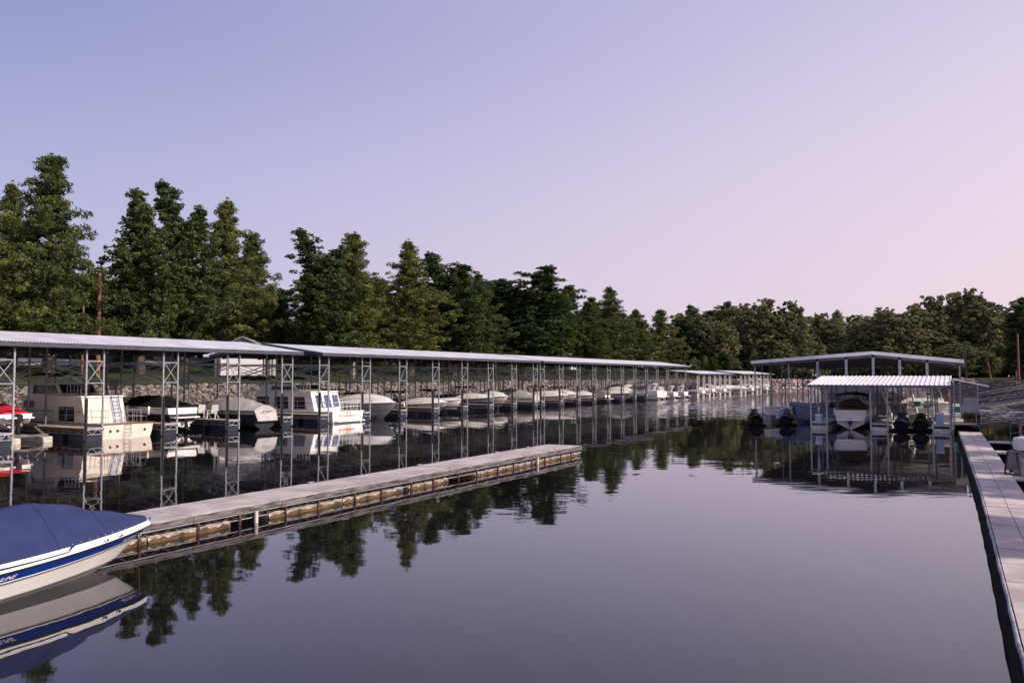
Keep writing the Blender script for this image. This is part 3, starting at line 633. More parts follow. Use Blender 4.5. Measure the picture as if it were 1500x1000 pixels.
def cruiser(label, cat='boat', group=None, L=8.5, B=2.8, fb=(1.0, 1.35), hullm='white', band='white2', deckm='white', cabin=.55, cover=None, cover_h=.9, bim=None, arch=True, rail=True, stripe=True, cover_full=False, drive=True, name='cabin_cruiser', simple=False):
    r = empty(name); tag(r, label, cat, group)
    H = Hull(L, B, std_levels(fb[0], fb[1]), p=2.1, q=.75)
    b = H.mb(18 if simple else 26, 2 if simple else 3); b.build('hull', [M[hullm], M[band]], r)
    d = MB(); cz = lambda u: 0 if u < .36 else cabin*math.sin(PI*min(1, (u-.36)/.60))**.55
    H.deck(d, 0., 1., zf=lambda u, t: .03*(1-t*t)+cz(u)*max(0, 1-abs(t)**3.2*1.0)*(1 if u > .36 else 0)*(.0 if abs(t) > .93 else 1), n=24, m=12)
    d.build('deck', M[deckm], r)
    if not simple:
        top = 4
        s = MB()
        for side in (1, -1):
            s.tube([H.pt(u, 3.02, side)+Vector((0, side*.012, 0)) for u in [k/20 for k in range(21)]], .028, 5)
        s.build('rub_rail', M['dkhull'], r)
        if stripe:
            for side in (1, -1):
                for u in (.55, .66):
                    P = H.pt(u, 2.55, side); q = MB(); q.tube([P+Vector((-.22, side*.02, 0)), P+Vector((-.1, side*.022, .0)), P+Vector((.1, side*.012, .01)), P+Vector((.22, -side*.0, .01))], [.03, .06, .06, .03], 6); q.build('porthole', M['glass'], r)
    if cover:
        zc = lambda u, t: cover_h*((1-abs(t)**2.2)*(math.sin(PI*min(1, u/.78+.18))**.6 if u < .64 else 0))+.025*math.sin(u*40+t*3)*(1-t*t)
        c = MB(); u1 = .97 if cover_full else .5
        def zf(u, t):
            k = u/u1; pk = (min(1, .35+k/.35) if k < .25 else 1)*(1-max(0, (k-.45)/.55)**1.4)
            return .05+cover_h*max(0, pk)*(1-abs(t)**2.0)+.02*math.sin(u*55+t*4)*(1-t*t)
        H.deck(c, 0, u1, n=22, zf=zf, m=10)
        P0 = H.pt(0, 4); c.add([(P0.x-.01, -P0.y, P0.z), (P0.x-.01, P0.y, P0.z), (P0.x-.01, P0.y*.6, P0.z+cover_h*.26), (P0.x-.01, -P0.y*.6, P0.z+cover_h*.26)], [(0, 1, 2, 3)])
        c.build('canvas_cover', M[cover], r)
    else: windshield(H, .2, .42, .45 if not simple else .5, r)
    if not cover and not simple:
        s = MB(); 
        for yy in (-.5, .5): s.bevbox(L*.24, L*.30, yy-.25, yy+.25, fb[0], fb[0]+.55, .05); s.bevbox(L*.24, L*.33, yy-.25, yy+.25, fb[0], fb[0]+.2, .04)
        s.build('seats', M['cv_ltgrey'], r)
    if bim: bimini(r, L*.08, L*.40, B*.86, fb[0]+1.45, bim, fb[0])
    if arch:
        a = MB(); w = B*.44
        a.prism([(L*.14, -w, fb[0]), (L*.20, -w, fb[0]), (L*.12, -w*.9, fb[0]+1.15), (L*.08, -w*.9, fb[0]+1.15)], (0, .07, 0))
        a.prism([(L*.14, w-.07, fb[0]), (L*.20, w-.07, fb[0]), (L*.12, w*.9-.07, fb[0]+1.15), (L*.08, w*.9-.07, fb[0]+1.15)], (0, .07, 0))
        a.box(L*.08, L*.12, -w*.9, w*.9, fb[0]+1.08, fb[0]+1.17); a.build('radar_arch', M[deckm], r)
    if rail: rails(H, .5, .97, .45, r)
    sw = MB(); sw.bevbox(-.55, -.01, -B*.38, B*.38, .28, .36, .02); sw.build('swim_platform', M[deckm], r)
    if drive: outdrive(r)
    if not simple:
        for side in (1, -1):
            for u in (.22, .5):
                P = H.pt(u, 3.6, side); q = MB(); q.tube([P+Vector((0, side*.10, .12)), P+Vector((0, side*.12, .04)), P+Vector((0, side*.12, -.42)), P+Vector((0, side*.11, -.5))], [.03, .10, .10, .03], 8); q.tube([P+Vector((0, side*.10, .1)), H.pt(u, 4, side)+Vector((0, 0, .05))], .012, 4); q.build('fender', M['wrail'], r)
        if arch: q = MB(); q.tube([(L*.10, B*.3, fb[0]+1.15), (L*.06, B*.32, fb[0]+2.6)], [.018, .006], 4); q.build('antenna', M['wrail'], r)
    return r
def covered_boat(label, L=7, B=2.4, cover='cv_grey', h=.7, hullm='dkhull', fb=(.8, 1.0), group=None, motor=False):
    r = empty('covered_boat'); tag(r, label, 'boat', group)
    H = Hull(L, B, std_levels(fb[0], fb[1]), p=2.0, q=.75); H.mb(20).build('hull', [M[hullm], M[hullm]], r)
    c = MB()
    def zf(u, t):
        pk = .42+.58*math.sin(PI*min(1, max(0, (u-.05)/.85)))**.8 if u < .93 else .42*(1-u)/.07
        return .04+h*pk*(1-abs(t)**1.8)+.025*math.sin(u*38+t*5)*(1-t*t)
    H.deck(c, 0, 1, n=30, zf=zf, m=12)
    for side in (1, -1):   # skirt
        c.add([p for k in range(21) for p in (H.pt(k/20, 4, side)+Vector((0, side*.02, .04)), H.pt(k/20, 2.6, side)+Vector((0, side*.035, .02*math.sin(k*2.1))))], [(2*k, 2*k+1, 2*k+3, 2*k+2) for k in range(20)], 0, True)
    P, Q = H.pt(0, 4), H.pt(0, 1.6)
    c.add([(-.02, -P.y, P.z+.04), (-.02, P.y, P.z+.04), (-.35, P.y*.92, Q.z), (-.35, -P.y*.92, Q.z)], [(0, 1, 2, 3)])
    c.add([(-.02, -P.y, P.z+.04)]+[(-.02, P.y*(2*k/8-1), P.z+.04+h*.42*(1-abs(2*k/8-1)**1.8)) for k in range(1, 8)]+[(-.02, P.y, P.z+.04)], [tuple(range(9))])
    c.build('canvas_cover', M[cover], r)
    if motor: outboard(r, -.1, .55)
    return r

# cream houseboat (stern towards the channel; local +x is the stern)
def houseboat(label, loc, cabm, hullm, glassm, W=3.9, L=13., two=False):
    r = empty('houseboat', loc); tag(r, label, 'houseboat')
    b = MB(); n = 14
    # hull: from transom (x=0) to bow (x=-L)
    lv = [(.70, -.35), (.94, .02), (1., .45), (1.03, .95)]
    def hp(u, l):
        i = min(int(l), 2); f = l-i; w = (lv[i][0]*(1-f)+lv[i+1][0]*f)*W/2*(1 if u < .7 else max(0., 1-((u-.7)/.3)**2)**.6); z = lv[i][1]*(1-f)+lv[i+1][1]*f
        return (.12*l/3-u*L, w, z+.25*max(0, u-.6))
    b.grid(18, 6, lambda u, v: hp(u, v*3), 0); b.grid(18, 6, lambda u, v: (hp(u, v*3)[0], -hp(u, v*3)[1], hp(u, v*3)[2]), 0)
    for k in range(6):
        p, q = hp(0, k/2), hp(0, k/2+.5); b.add([p, q, (q[0], -q[1], q[2]), (p[0], -p[1], p[2])], [(0, 1, 2, 3)], 0)
    b.build('hull', M[hullm], r)
    d = MB(); d.grid(18, 2, lambda u, v: (hp(u, 3)[0], hp(u, 3)[1]*(2*v-1), hp(u, 3)[2]-.03), 0); d.build('deck', M['white2'], r)
    t = MB(); 
    for s in (1, -1): t.tube([(hp(k/18, 3)[0], s*(hp(k/18, 3)[1]+.01), hp(k/18, 3)[2]+.01) for k in range(19)], .045, 6)
    t.bar((.13, -W*.52, .96), (.13, W*.52, .96), .08); t.build('rub_rail', M['plank'] if not two else M['white'], r)
    # main cabin; its aft face slopes
    xa0, xa1, xf = -2.15, -2.65, -9.6; z0, z1 = .93, 2.62; w = W/2-(.34 if not two else .2)
    c = MB(); c.add([(xa0, -w, z0), (xa0, w, z0), (xf, w, z0), (xf, -w, z0), (xa1, -w, z1), (xa1, w, z1), (xf+.3, w, z1), (xf+.3, -w, z1)], [(0, 4, 5, 1), (1, 5, 6, 2), (2, 6, 7, 3), (3, 7, 4, 0), (4, 7, 6, 5)], 0)
    c.build('cabin', M[cabm], r)
    e = MB(); e.bevbox(xf+.1, xa1+.12, -w-.08, w+.08, z1+.003, z1+.085, .02); e.build('cabin_roof', M['white'], r)
    sb = MB(); 
    for s in (1, -1): sb.box(xf+.2, xa0-.5, s*w-.006 if s > 0 else -w-.012, s*w+.012 if s > 0 else -w+.006, 1.62, 1.72)
    sb.build('side_stripe', M['bluegrey'] if not two else M['white2'], r)
    def win(x0, x1, za, zb, s, slope=0.):
        f = MB(); yo = s*(w+.012); f.prism([(x0-.06, yo, za-.06), (x1+.06+slope*.1, yo, za-.06), (x1+.06-slope, yo, zb+.06), (x0-.06, yo, zb+.06)], (0, s*.02, 0)); o = f.build('window', M['white'], r)
        g = MB(); yo = s*(w+.037); g.prism([(x0, yo, za), (x1, yo, za), (x1-slope, yo, zb), (x0, yo, zb)], (0, s*.012, 0)); g.build('pane', M[glassm if s < 0 and not two else 'glass'], o); return o
    for s in (1, -1):
        if not two:
            win(-5.0, -3.3, 1.02, 2.0, s); win(-9.1, -7.9, 1.8, 2.35, s)
            dr = MB(); dr.box(-5.6, -5.25, s*(w+.012)-.01, s*(w+.012)+.012, 1.0, 2.25); dr.build('door', M['cream'], r)
        else:
            win(-4.5, -3.1, 1.15, 2.2, s, .25); win(-6.9, -5.2, 1.15, 2.2, s, .1); win(-9.1, -7.6, 1.3, 2.2, s)
    # aft face glazing
    def aft(y0, y1, za, zb, m, name, th=.03, off=0.):
        px_ = lambda z: xa0+(xa1-xa0)*(z-z0)/(z1-z0)+.012+off
        q = MB(); q.prism([(px_(za), y0, za), (px_(za), y1, za), (px_(zb), y1, zb), (px_(zb), y0, zb)], (th, 0, 0)); return q.build(name, M[m], r)
    if two:
        for y0, y1 in ((-1.3, -.55), (-.25, .5), (.8, 1.5)): aft(y0, y1, 1.25, 2.35, 'glass_b', 'window')
    else:
        aft(-.95, -.2, .98, 2.3, 'cream', 'door', .035)
    # ladder leaning on the aft face
    l = MB(); ly = .55 if not two else -1.0; lm = 'blue' if not two else 'wrail'
    for yy in (ly, ly+.5): l.bar((xa0+.16, yy, .95), (xa1+.14, yy, z1+.06), .05)
    for k in range(7): z = 1.1+k*.25; x = xa0+.16+(xa1-xa0-.02)*(z-.95)/(z1-.95); l.bar((x, ly, z), (x, ly+.5, z), .035)
    l.build('ladder', M[lm], r)
    # rails on the aft deck
    t = MB(); hz = 1.02; P = [(-2.0, -w, 0), (-.05, -w, 0), (.1, -w+.1, 0), (.1, w-.1, 0), (-.05, w, 0), (-2.0, w, 0)]
    for z in (.93+.45, .93+.85): t.tube([(p[0], p[1], z) for p in P], .017 if not two else .024, 5)
    for i in range(5):
        a, b_ = Vector(P[i]), Vector(P[i+1]); m = max(1, int((b_-a).length/.45))
        for k in range(m+1): p = a.lerp(b_, k/m); t.tube([(p.x, p.y, .95), (p.x, p.y, 1.78)], .013 if not two else .02, 5)
    t.build('aft_rail', M['chrome' if not two else 'wrail'], r)
    for s in (1, -1):
        t = MB()
        for z in (z1+.45, z1+.8): t.tube([(xa1-.1, s*w*.97, z), (-4.2, s*w*.97, z)], .015, 5)
        for k in range(5): x = xa1-.1-k*.38; t.tube([(x, s*w*.97, z1+.05), (x, s*w*.97, z1+.8)], .013, 5)
        t.build('deck_rail', M['chrome' if not two else 'wrail'], r); t = MB()
        for z in (1.45, 1.85): t.tube([(-2.2, s*(w+.07), z), (-9.5, s*(w+.07), z)], .014, 5)
        for k in range(9): x = -2.3-k*.9; t.tube([(x, s*(w+.07), .95), (x, s*(w+.07), 1.85)], .013, 5)
        t.build('roof_rail', M['chrome' if not two else 'wrail'], r)
    # flybridge
    f = MB(); zt = 3.5 if not two else 3.25; fa = -5.1 if not two else -4.3
    f.add([(fa, -w*.9, z1+.09), (fa, w*.9, z1+.09), (xf+.6, w*.9, z1+.09), (xf+.6, -w*.9, z1+.09), (fa-.6, -w*.9, zt), (fa-.6, w*.9, zt), (xf+.9, w*.9, zt), (xf+.9, -w*.9, zt)], [(0, 4, 5, 1), (1, 5, 6, 2), (2, 6, 7, 3), (3, 7, 4, 0), (4, 7, 6, 5)])
    fo = f.build('flybridge', M['cream' if not two else 'white'], r)
    for s in (1, -1):
        g = MB(); yo = s*(w*.9+.012); g.prism([(fa-.35, yo, z1+.2), (fa-3.3, yo, z1+.2), (fa-3.1, yo, zt-.12), (fa-.65, yo, zt-.12)], (0, s*.014, 0)); g.build('window', M['glass'], fo)
    g = MB(); g.prism([(fa-.02-.6*.15+.03, -w*.8, z1+.25), (fa-.02-.6*.15+.03, w*.8, z1+.25), (fa-.55+.03, w*.8, zt-.05), (fa-.55+.03, -w*.8, zt-.05)], (.02, 0, 0)); g.build('window', M['glass'], fo)
    # swim ladder and portholes on the transom
    l = MB()
    for yy in (-.25, .2): l.tube([(.2, yy, .12), (.2, yy, 1.0)], .02, 5)
    for k in range(4): l.tube([(.2, -.25, .2+k*.22), (.2, .2, .2+k*.22)], .016, 5)
    l.build('swim_ladder', M['chrome'], r)
    if not two:
        for yy in (-1.2, -.7, 1.25):
            q = MB(); q.tube([(.075, yy, .5), (.115, yy, .5)], .085, 12); q.build('porthole', M['blackm'], r)
    else:
        q = MB(); q.bevbox(.1, .55, -W*.45, W*.45, .12, .2, .03); q.build('swim_platform', M['white'], r)
    return r
def text_mesh(txt, size):
    cu = bpy.data.curves.new('t', 'FONT'); cu.body = txt; cu.size = size; cu.resolution_u = 3; cu.offset = size*.012
    o = bpy.data.objects.new('t', cu); COL.objects.link(o); dg = bpy.context.evaluated_depsgraph_get(); dg.update()
    me = bpy.data.meshes.new_from_object(o.evaluated_get(dg)); bpy.data.objects.remove(o); return me
hb1 = houseboat('cream two deck houseboat with a blue ladder on its stern, in the near covered dock', (-47.4, 32.95, 0), 'cream', 'cream', 'glass', W=3.6, L=11.6)
hb2 = houseboat('white houseboat with slanted white cabin posts and orange name on its end', (-46.6, 53.4, 0), 'white', 'white', 'glass_b', two=True, L=11.8)
me = text_mesh('The Summertime', .30)
co = np.zeros(len(me.vertices)*3); me.vertices.foreach_get('co', co); co = co.reshape(-1, 3)
co2 = np.stack([np.full(len(co), .165), co[:, 0]-1.25, co[:, 1]+.52], 1); co2[:, 0] = .035+.12*(co2[:, 2]+.35)/1.3+.012; me.vertices.foreach_set('co', co2.ravel()); me.materials.clear(); me.materials.append(M['orange'])
place('name_lettering', me, hb2)

# folding deck chairs on the houseboat roof and the finger pier
def deck_chair(label, loc, rz, m='white', grp='chairs'):
    r = empty('patio_chair', loc, rz); tag(r, label, 'chair', grp)
    b = MB(); 
    for k in range(5): b.box(-.22+k*.09, -.15+k*.09, -.26, .26, .38+k*.012, .40+k*.012)
    b.build('seat', M[m], r); b = MB()
    for k in range(5): y = -.24+k*.1; b.bar((-.24, y+.04, .36), (-.52, y+.04, 1.02), .08, .02)
    b.build('backrest', M[m], r)
    for s in (1, -1):
        l = MB(); l.bar((.26, s*.3, 0), (.2, s*.3, .6), .07, .03); l.build('leg', M[m], r)
        l = MB(); l.bar((-.5, s*.3, 0), (.15, s*.3, .42), .07, .03); l.build('leg', M[m], r)
        l = MB(); l.box(-.4, .32, s*.3-.06, s*.3+.06, .6, .625); l.build('armrest', M[m], r)
    return r
deck_chair('white slatted patio chair, left one of the pair on the finger pier', (-50.2, 41.0, DZ), -.9, 'white', 'patio chairs on the finger pier')
deck_chair('white slatted patio chair, right one of the pair on the finger pier', (-49.0, 41.1, DZ), -1.1, 'white', 'patio chairs on the finger pier')
for i, (x, y) in enumerate(((-50.9, 34.2), (-51.0, 32.3))):
    deck_chair(['brown chair on the houseboat roof, nearer the shore side railing', 'brown chair on the houseboat roof, nearer the camera'][i], (x, y, 2.71), 2.8, 'cv_maroon', 'chairs on the houseboat roof')

# boats in the three near docks
b = cruiser('small white boat under a red canvas, raised on a lift at the far left edge', L=6.2, B=2.3, fb=(.55, .75), cover='cv_red', cover_h=.55, cover_full=True, arch=False, rail=False, stripe=False, name='speedboat', drive=False)
outboard(b, -.15, .05); xform_out(b, LX-3.8, 27.6, 1.15, False)
lf = empty('boat_lift', (LX-1.2, 27.6, 0)); tag(lf, 'beige float lift with dark frame under the red covered boat', 'boat lift')
for s in (1, -1):
    q = MB(); q.bevbox(-5.5, -.7, s*.95-.3, s*.95+.3, -.2, .34, .05); q.build('float_tank', M['float_wh'], lf)
q = MB(); q.bar((-1.2, -1.2, .42), (-1.2, 1.2, .42), .14); q.bar((-4.6, -1.2, .42), (-4.6, 1.2, .42), .14)
for s in (1, -1): q.bar((-5, s*.5, 1.05), (-1, s*.5, 1.05), .12); q.bar((-1.2, s*1.0, .45), (-1.6, s*.5, 1.05), .1); q.bar((-4.6, s*1.0, .45), (-5.0, s*.5, 1.05), .1)
q.build('frame', M['timber'], lf)
b = cruiser('dark sided cruiser under black canvas, white stern showing right of the cream houseboat', L=8.4, B=2.8, fb=(1.0, 1.25), hullm='white', band='dkhull', cover='cv_black', cover_h=.75, cover_full=True, arch=False, rail=False)
xform_out(b, LX-2.2, 38.4, .75, False)
b = covered_boat('boat wholly under a taupe grey cover with a small dark logo, beside the white chairs', 7.6, 2.5, 'cv_ltgrey', .95, 'dkhull', (1.15, 1.1))
xform_out(b, LX+.4, 43.7, .25, False)
lg = MB()
for k in range(5): lg.prism([(-.30, -.45+k*.2, 1.06+.03*(k % 2)), (-.30, -.32+k*.2, 1.06+.03*(k % 2)), (-.24, -.30+k*.2, 1.14), (-.24, -.43+k*.2, 1.14)], (-.012, 0, .002))
lg.build('logo', M['cv_black'], b)
b = cruiser('long white cruiser, side shade painted grey, bow pointing out just right of the white houseboat', L=11.5, B=3.6, fb=(1.35, 1.62), hullm='grey_hull_shade', band='grey_hull_shade', deckm='white', cabin=.85, bim='cv_brown', arch=True)
xform_out(b, LX+1.0, 59.2, 0, True, 11.5)
b = cruiser('white decked cruiser with shade painted on its topsides in front of the double finger pier', L=9., B=3.1, fb=(1.0, 1.3), hullm='white2', band='grey_hull_shade', cabin=.6, bim='cv_black')
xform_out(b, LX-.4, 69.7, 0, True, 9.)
b = cruiser('low white cruiser with dark stripe behind the reddish finger boards, mid second dock', L=9.5, B=3.1, fb=(1.25, 1.55), hullm='grey_hull_shade', band='dkhull', cabin=.6, arch=False)
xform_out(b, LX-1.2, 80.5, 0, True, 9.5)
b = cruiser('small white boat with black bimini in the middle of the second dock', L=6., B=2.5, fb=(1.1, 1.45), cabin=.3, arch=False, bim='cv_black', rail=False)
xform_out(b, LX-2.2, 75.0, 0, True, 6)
b = cruiser('pale motorboat with tall black canopy in the second dock, right of the long cruiser', L=7., B=2.6, fb=(.9, 1.25), cabin=.4, arch=False, bim='cv_black', hullm='white2'); xform_out(b, LX-3.4, 64.4, 0, True, 7)
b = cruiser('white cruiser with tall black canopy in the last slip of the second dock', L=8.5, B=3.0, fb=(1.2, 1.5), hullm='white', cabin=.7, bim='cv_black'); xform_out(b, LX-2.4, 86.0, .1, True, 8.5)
b = cruiser('long white cruiser across the seam between second and third docks', L=10., B=3.2, fb=(1.15, 1.45), hullm='white2', band='grey_hull_shade', cabin=.7); xform_out(b, LX-.1, 98.4, 0, True, 10)
b = cruiser('white cruiser with black canopy in the third dock behind the long cruiser', L=8.5, B=3.0, fb=(1.1, 1.4), hullm='white', cabin=.7, bim='cv_black'); xform_out(b, LX-1.2, 104, .1, True, 8.5)
b = covered_boat('boat under a pale grey canvas in the first slip of the third dock', 7.5, 2.7, 'cv_ltgrey', 1.0, 'white', (1.0, 1.1)); xform_out(b, LX-2.2, 93.1, .2, False, 8)
b = cruiser('sleek white boat with bare foredeck midway in the third dock', L=10.5, B=3.1, fb=(1.1, 1.4), hullm='grey_hull_shade', band='grey_hull_shade', cabin=.5, arch=False); xform_out(b, LX+.9, 120.4, 0, True, 10.5)
b = cruiser('white boat with brown bimini in the third dock left of the sleek one', L=8, B=2.8, fb=(1.0, 1.3), hullm='white2', bim='cv_brown'); xform_out(b, LX-1.0, 109.6, 0, True, 8)
b = cruiser('short white runabout with grey cover in the third dock', L=7, B=2.6, fb=(.9, 1.2), cover='cv_grey', arch=False); xform_out(b, LX-1.2, 115, .2, False)
b = cruiser('tall white cruiser with lit stern and radar arch near the end of the third dock', L=10, B=3.5, fb=(1.5, 1.9), cabin=.9, hullm='white', deckm='white', bim='cv_blue'); xform_out(b, LX+1.6, 131.3, .1, False)
b = cruiser('grey hulled cruiser beside the tall white one in the third dock', L=9, B=3.1, fb=(1.3, 1.6), cabin=.8, hullm='grey_hull_shade', arch=True); xform_out(b, LX-1, 126, 0, True, 9)
b = cruiser('white boat with pale grey cover near the end post of the third dock', L=8, B=2.9, fb=(1.1, 1.4), cover='cv_ltgrey', cover_h=1., arch=False); xform_out(b, LX+.5, 137, .1, False)
b = cruiser('white cruiser with blue canopy in the second slip from the end of the third dock', L=8.5, B=3.0, fb=(1.1, 1.4), cabin=.8, bim='cv_blue'); xform_out(b, LX+.8, 142.4, 0, False)
b = cruiser('white cruiser in the last slip of the third dock', L=8, B=2.9, fb=(1.1, 1.4), cabin=.7, bim='cv_navy'); xform_out(b, LX+1.0, 148, 0, False)
# small boats in the two far docks
protos = [cruiser('small white boat moored in the distant low docks', group='boats in the distant low docks', L=6.8, B=2.5, fb=(1.0, 1.3), cabin=.5, arch=False, simple=True, rail=False),
          cruiser('small white boat with pale cover moored in the distant low docks', group='covered boats in the distant low docks', L=6.8, B=2.5, fb=(1.0, 1.3), cover='cv_ltgrey', cover_h=1.1, cover_full=True, arch=False, simple=True, rail=False),
          cruiser('small white boat with blue canopy moored in the distant low docks', group='blue topped boats in the distant low docks', L=6.8, B=2.5, fb=(1.0, 1.3), bim='cv_blue', arch=False, simple=True, rail=False),
          cruiser('small white boat with red canopy moored in the distant low docks', group='red topped boats in the distant low docks', L=6.8, B=2.5, fb=(1.0, 1.3), bim='cv_red', arch=False, simple=True, rail=False)]
used = [False]*4
seq = [2, 0, 2, 1, 0, 3, 0, 3, 0, 1, 1, 0, 1, 1, 0]
slots = [D4[k]+1.55 for k in range(7)]+[D5[k]+1.55 for k in range(8)]
for y, k in zip(slots, seq):
    o = protos[k] if not used[k] else copy_tree(protos[k]); used[k] = True
    out = rnd.random() < .5
    xform_out(o, LX+1.2+rnd.uniform(-.5, .6)+(1 if y > 188 else 0), y, rnd.uniform(.1, .45), out, 6.8)

for i, (x, y, lab) in enumerate([(-9.8, 43.8, 'black canopy boat nose in behind the grey covered boat'), (-8.6, 59.0, 'dark canopied boat far inside behind the long cruiser'), (-7.5, 64.3, 'black topped boat far inside the second dock')]):
    pass
bimini(hb2, -9.5, -5.0, 3.4, 3.95, 'cv_black', 2.7); bimini(hb1, -9.4, -6.4, 2.9, 4.25, 'cv_black', 3.4)
def dockbox(label, loc, m='white2'):
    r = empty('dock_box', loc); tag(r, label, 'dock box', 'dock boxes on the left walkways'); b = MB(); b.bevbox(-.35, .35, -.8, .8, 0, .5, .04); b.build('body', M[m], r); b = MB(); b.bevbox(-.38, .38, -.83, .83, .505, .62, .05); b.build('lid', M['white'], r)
for i, y in enumerate([28, 33.6, 39.0, 44.2, 54, 60.3, 65.4, 70.9, 76.2, 81.9, 87, 94, 99.8, 105, 111]):
    dockbox('white storage box on the back walkway of the left docks', (LX-13.9, y, DZ))

# ------------------------------------------------------------------ middle pier
pier = empty('concrete_pier', (-17.0, 37.3, 0)); tag(pier, 'long low concrete pier on foam floats running from the blue boat to mid water', 'pier')
PH = .47
edges = [0, -2.6, -5.6, -8.6, -11.6, -14.6, -17.6, -20.6, -23.6, -26.6, -29.6, -32.6]
cm = M['conc']
for i in range(len(edges)-1):
    y1, y0 = edges[i]-.012, edges[i+1]+.012; dz = rnd.uniform(-.008, .008)
    b = MB(); b.bevbox(-1.9, -.055, y0, y1, PH-.10+dz, PH+dz, .02); o = b.build('deck_slab', cm, pier)
    b = MB(); n = 12   # worn timber rub board, slightly uneven
    for xx in ((-.05, .03), (-1.98, -1.905)):
        b = MB(); vs = []; r_ = random.Random(i*7+int(xx[0]*9))
        for k in range(n+1):
            y = y0+(y1-y0)*k/n; j = r_.uniform(-.012, .012); t_ = PH-.012+dz+r_.uniform(-.012, .010)
            vs += [(xx[0], y, PH-.15), (xx[1]+j, y, PH-.14), (xx[1]+.01+j, y, t_-.025), (xx[1]-.02+j, y, t_), (xx[0], y, t_)]
        b.add(vs, [(k*5+a, k*5+(a+1)%5, (k+1)*5+(a+1)%5, (k+1)*5+a) for k in range(n) for a in range(5)]+[(0, 1, 2, 3, 4), tuple(n*5+a for a in (4, 3, 2, 1, 0))])
        b.build('rub_board', M['timber'], pier)
    b = MB(); b.box(-.04, .02, y0, y1, PH-.185, PH-.158); b.box(-.04, .0, y0, y1, PH-.335, PH-.31); b.build('steel_angle', [M['galv'], M['rust']][0], pier)
    b = MB(); k = 0; y = y0
    while y < y1-.3: b.bar((-.03, y, PH-.31 if k % 2 else PH-.19), (-.03, y+.3, PH-.19 if k % 2 else PH-.31), .022); y += .3; k += 1
    b.build('truss', M['rust'], pier)
    for yy in (y0+.15, (y0+y1)/2):
        b = MB(); b.box(-.02, .035, yy-.035, yy+.035, -.05, PH-.19); b.build('bracket', M['rust'], pier)
b = MB(); b.box(-1.9, 0, -.0, .05, PH-.3, PH-.02); b.build('end_board', M['timber'], pier)
b = MB(); b.box(-1.85, -.12, edges[-1], -.05, PH-.32, PH-.13); b.build('frame', M['pile'], pier)  # solid black filler in the gap between deck slabs and floats
fl = MB(); n = 12
def fpt(u, v):
    return (-.02-.06*(v < .05)+.02*math.sin(u*40)*(1-v), -2.45*u, -.12+.29*v+.008*math.sin(u*31+v*5))
fl.grid(n, 4, lambda u, v: fpt(u, v) if v > .45 else fpt(u, .45), 0); fl.add([(-1.9, 0, .17), (-.05, 0, .17), (-.05, -2.45, .17), (-1.9, -2.45, .17), (-1.9, 0, -.2), (-.05, 0, -.2), (-.05, -2.45, -.2), (-1.9, -2.45, -.2)], [(0, 1, 2, 3), (0, 4, 5, 1), (3, 2, 6, 7), (0, 3, 7, 4)], 0)
fme = fl.mesh('foam_float', M['algae'])
al = MB(); al.grid(30, 3, lambda u, v: (.0+.012*math.sin(u*57), -2.45*u, -.1+v*(.20+.018*math.sin(u*23)+.014*math.sin(u*61+1)+.01*math.sin(u*137))), 0)
ame = al.mesh('algae', M['algae_g'])
for y, q in ((-.12, 1), (-2.65, 1), (-5.2, 1), (-7.75, 1), (-12.1, 1), (-14.9, 1.25), (-18.0, 1.24), (-22.4, 1), (-24.9, 1), (-27.45, 1), (-30, 1)):
    f_ = place('foam_float', fme, pier, (0, y, 0), scale=(1, q, 1)); place('algae', ame, f_)
for yy in (-5.0, -21.6):
    b = MB(); b.tube([(.09, yy, -1.5), (.09, yy, PH-.15)], .055, 10); b.build('pile', M['white2'], pier)
for yy in (-2.6, -5.6, -11.6, -17.6):
    for xx in (-.22, -1.72):
        b = MB(); b.tube([(xx, yy-.14, PH+.07), (xx, yy-.06, PH+.055), (xx, yy+.06, PH+.055), (xx, yy+.14, PH+.07)], [.012, .02, .02, .012], 6); b.box(xx-.02, xx+.02, yy-.05, yy+.05, PH-.005, PH+.05); b.build('cleat', M['galv'], pier)

# ------------------------------------------------------------------ foreground speedboat
sp_ = empty('speedboat', (-15.52, 4.7, 0), math.radians(90.6)); tag(sp_, 'white speedboat with royal blue stripe under buttoned blue canvas in the left foreground', 'speedboat')
lv = [(.0, -.40, -.15, .77, 0), (.50, -.18, .0, .80, 0), (.80, .08, .19, .872, 1), (.812, .10, .21, .877, 0), (.93, .345, .535, .938, 1), (.935, .372, .555, .943, 2), (.94, .390, .57, .948, 0), (.945, .412, .59, .953, 3), (.99, .55, .735, .985, 4), (.995, .567, .752, .988, 0), (1.0, .60, .77, .995, 0), (.965, .755, .87, .985, 0)]
FB = Hull(6.8, 2.5, lv, p=1.75, q=.86, zp=1.7, m=.36)
hb = FB.mb(44, 3); hb.build('hull', [M['white'], M['stripe_g'], M['stripe_n'], M['stripe_b'], M['dkhull']], sp_)
rr = MB()
for s in (1, -1): rr.tube([FB.pt(k/40, 9.5, s)+Vector((0, s*.008, 0)) for k in range(41)], .013, 6)
rr.build('rub_rail', M['dkhull'], sp_)
dk_ = MB(); FB.deck(dk_, 0, 1, zf=lambda u, t: .03*(1-t*t), n=30); dk_.build('deck', M['white'], sp_)
cv = MB(); NU, NV = 70, 26
def ridge(u):   # height of the tent above the gunwale
    return float(np.interp(u, [0, .1, .3, .45, .56, .63, .68, .74, .80, .87, .93, .97, 1], [.42, .5, .62, .86, .95, .93, .86, .72, .50, .36, .23, .13, .03]))
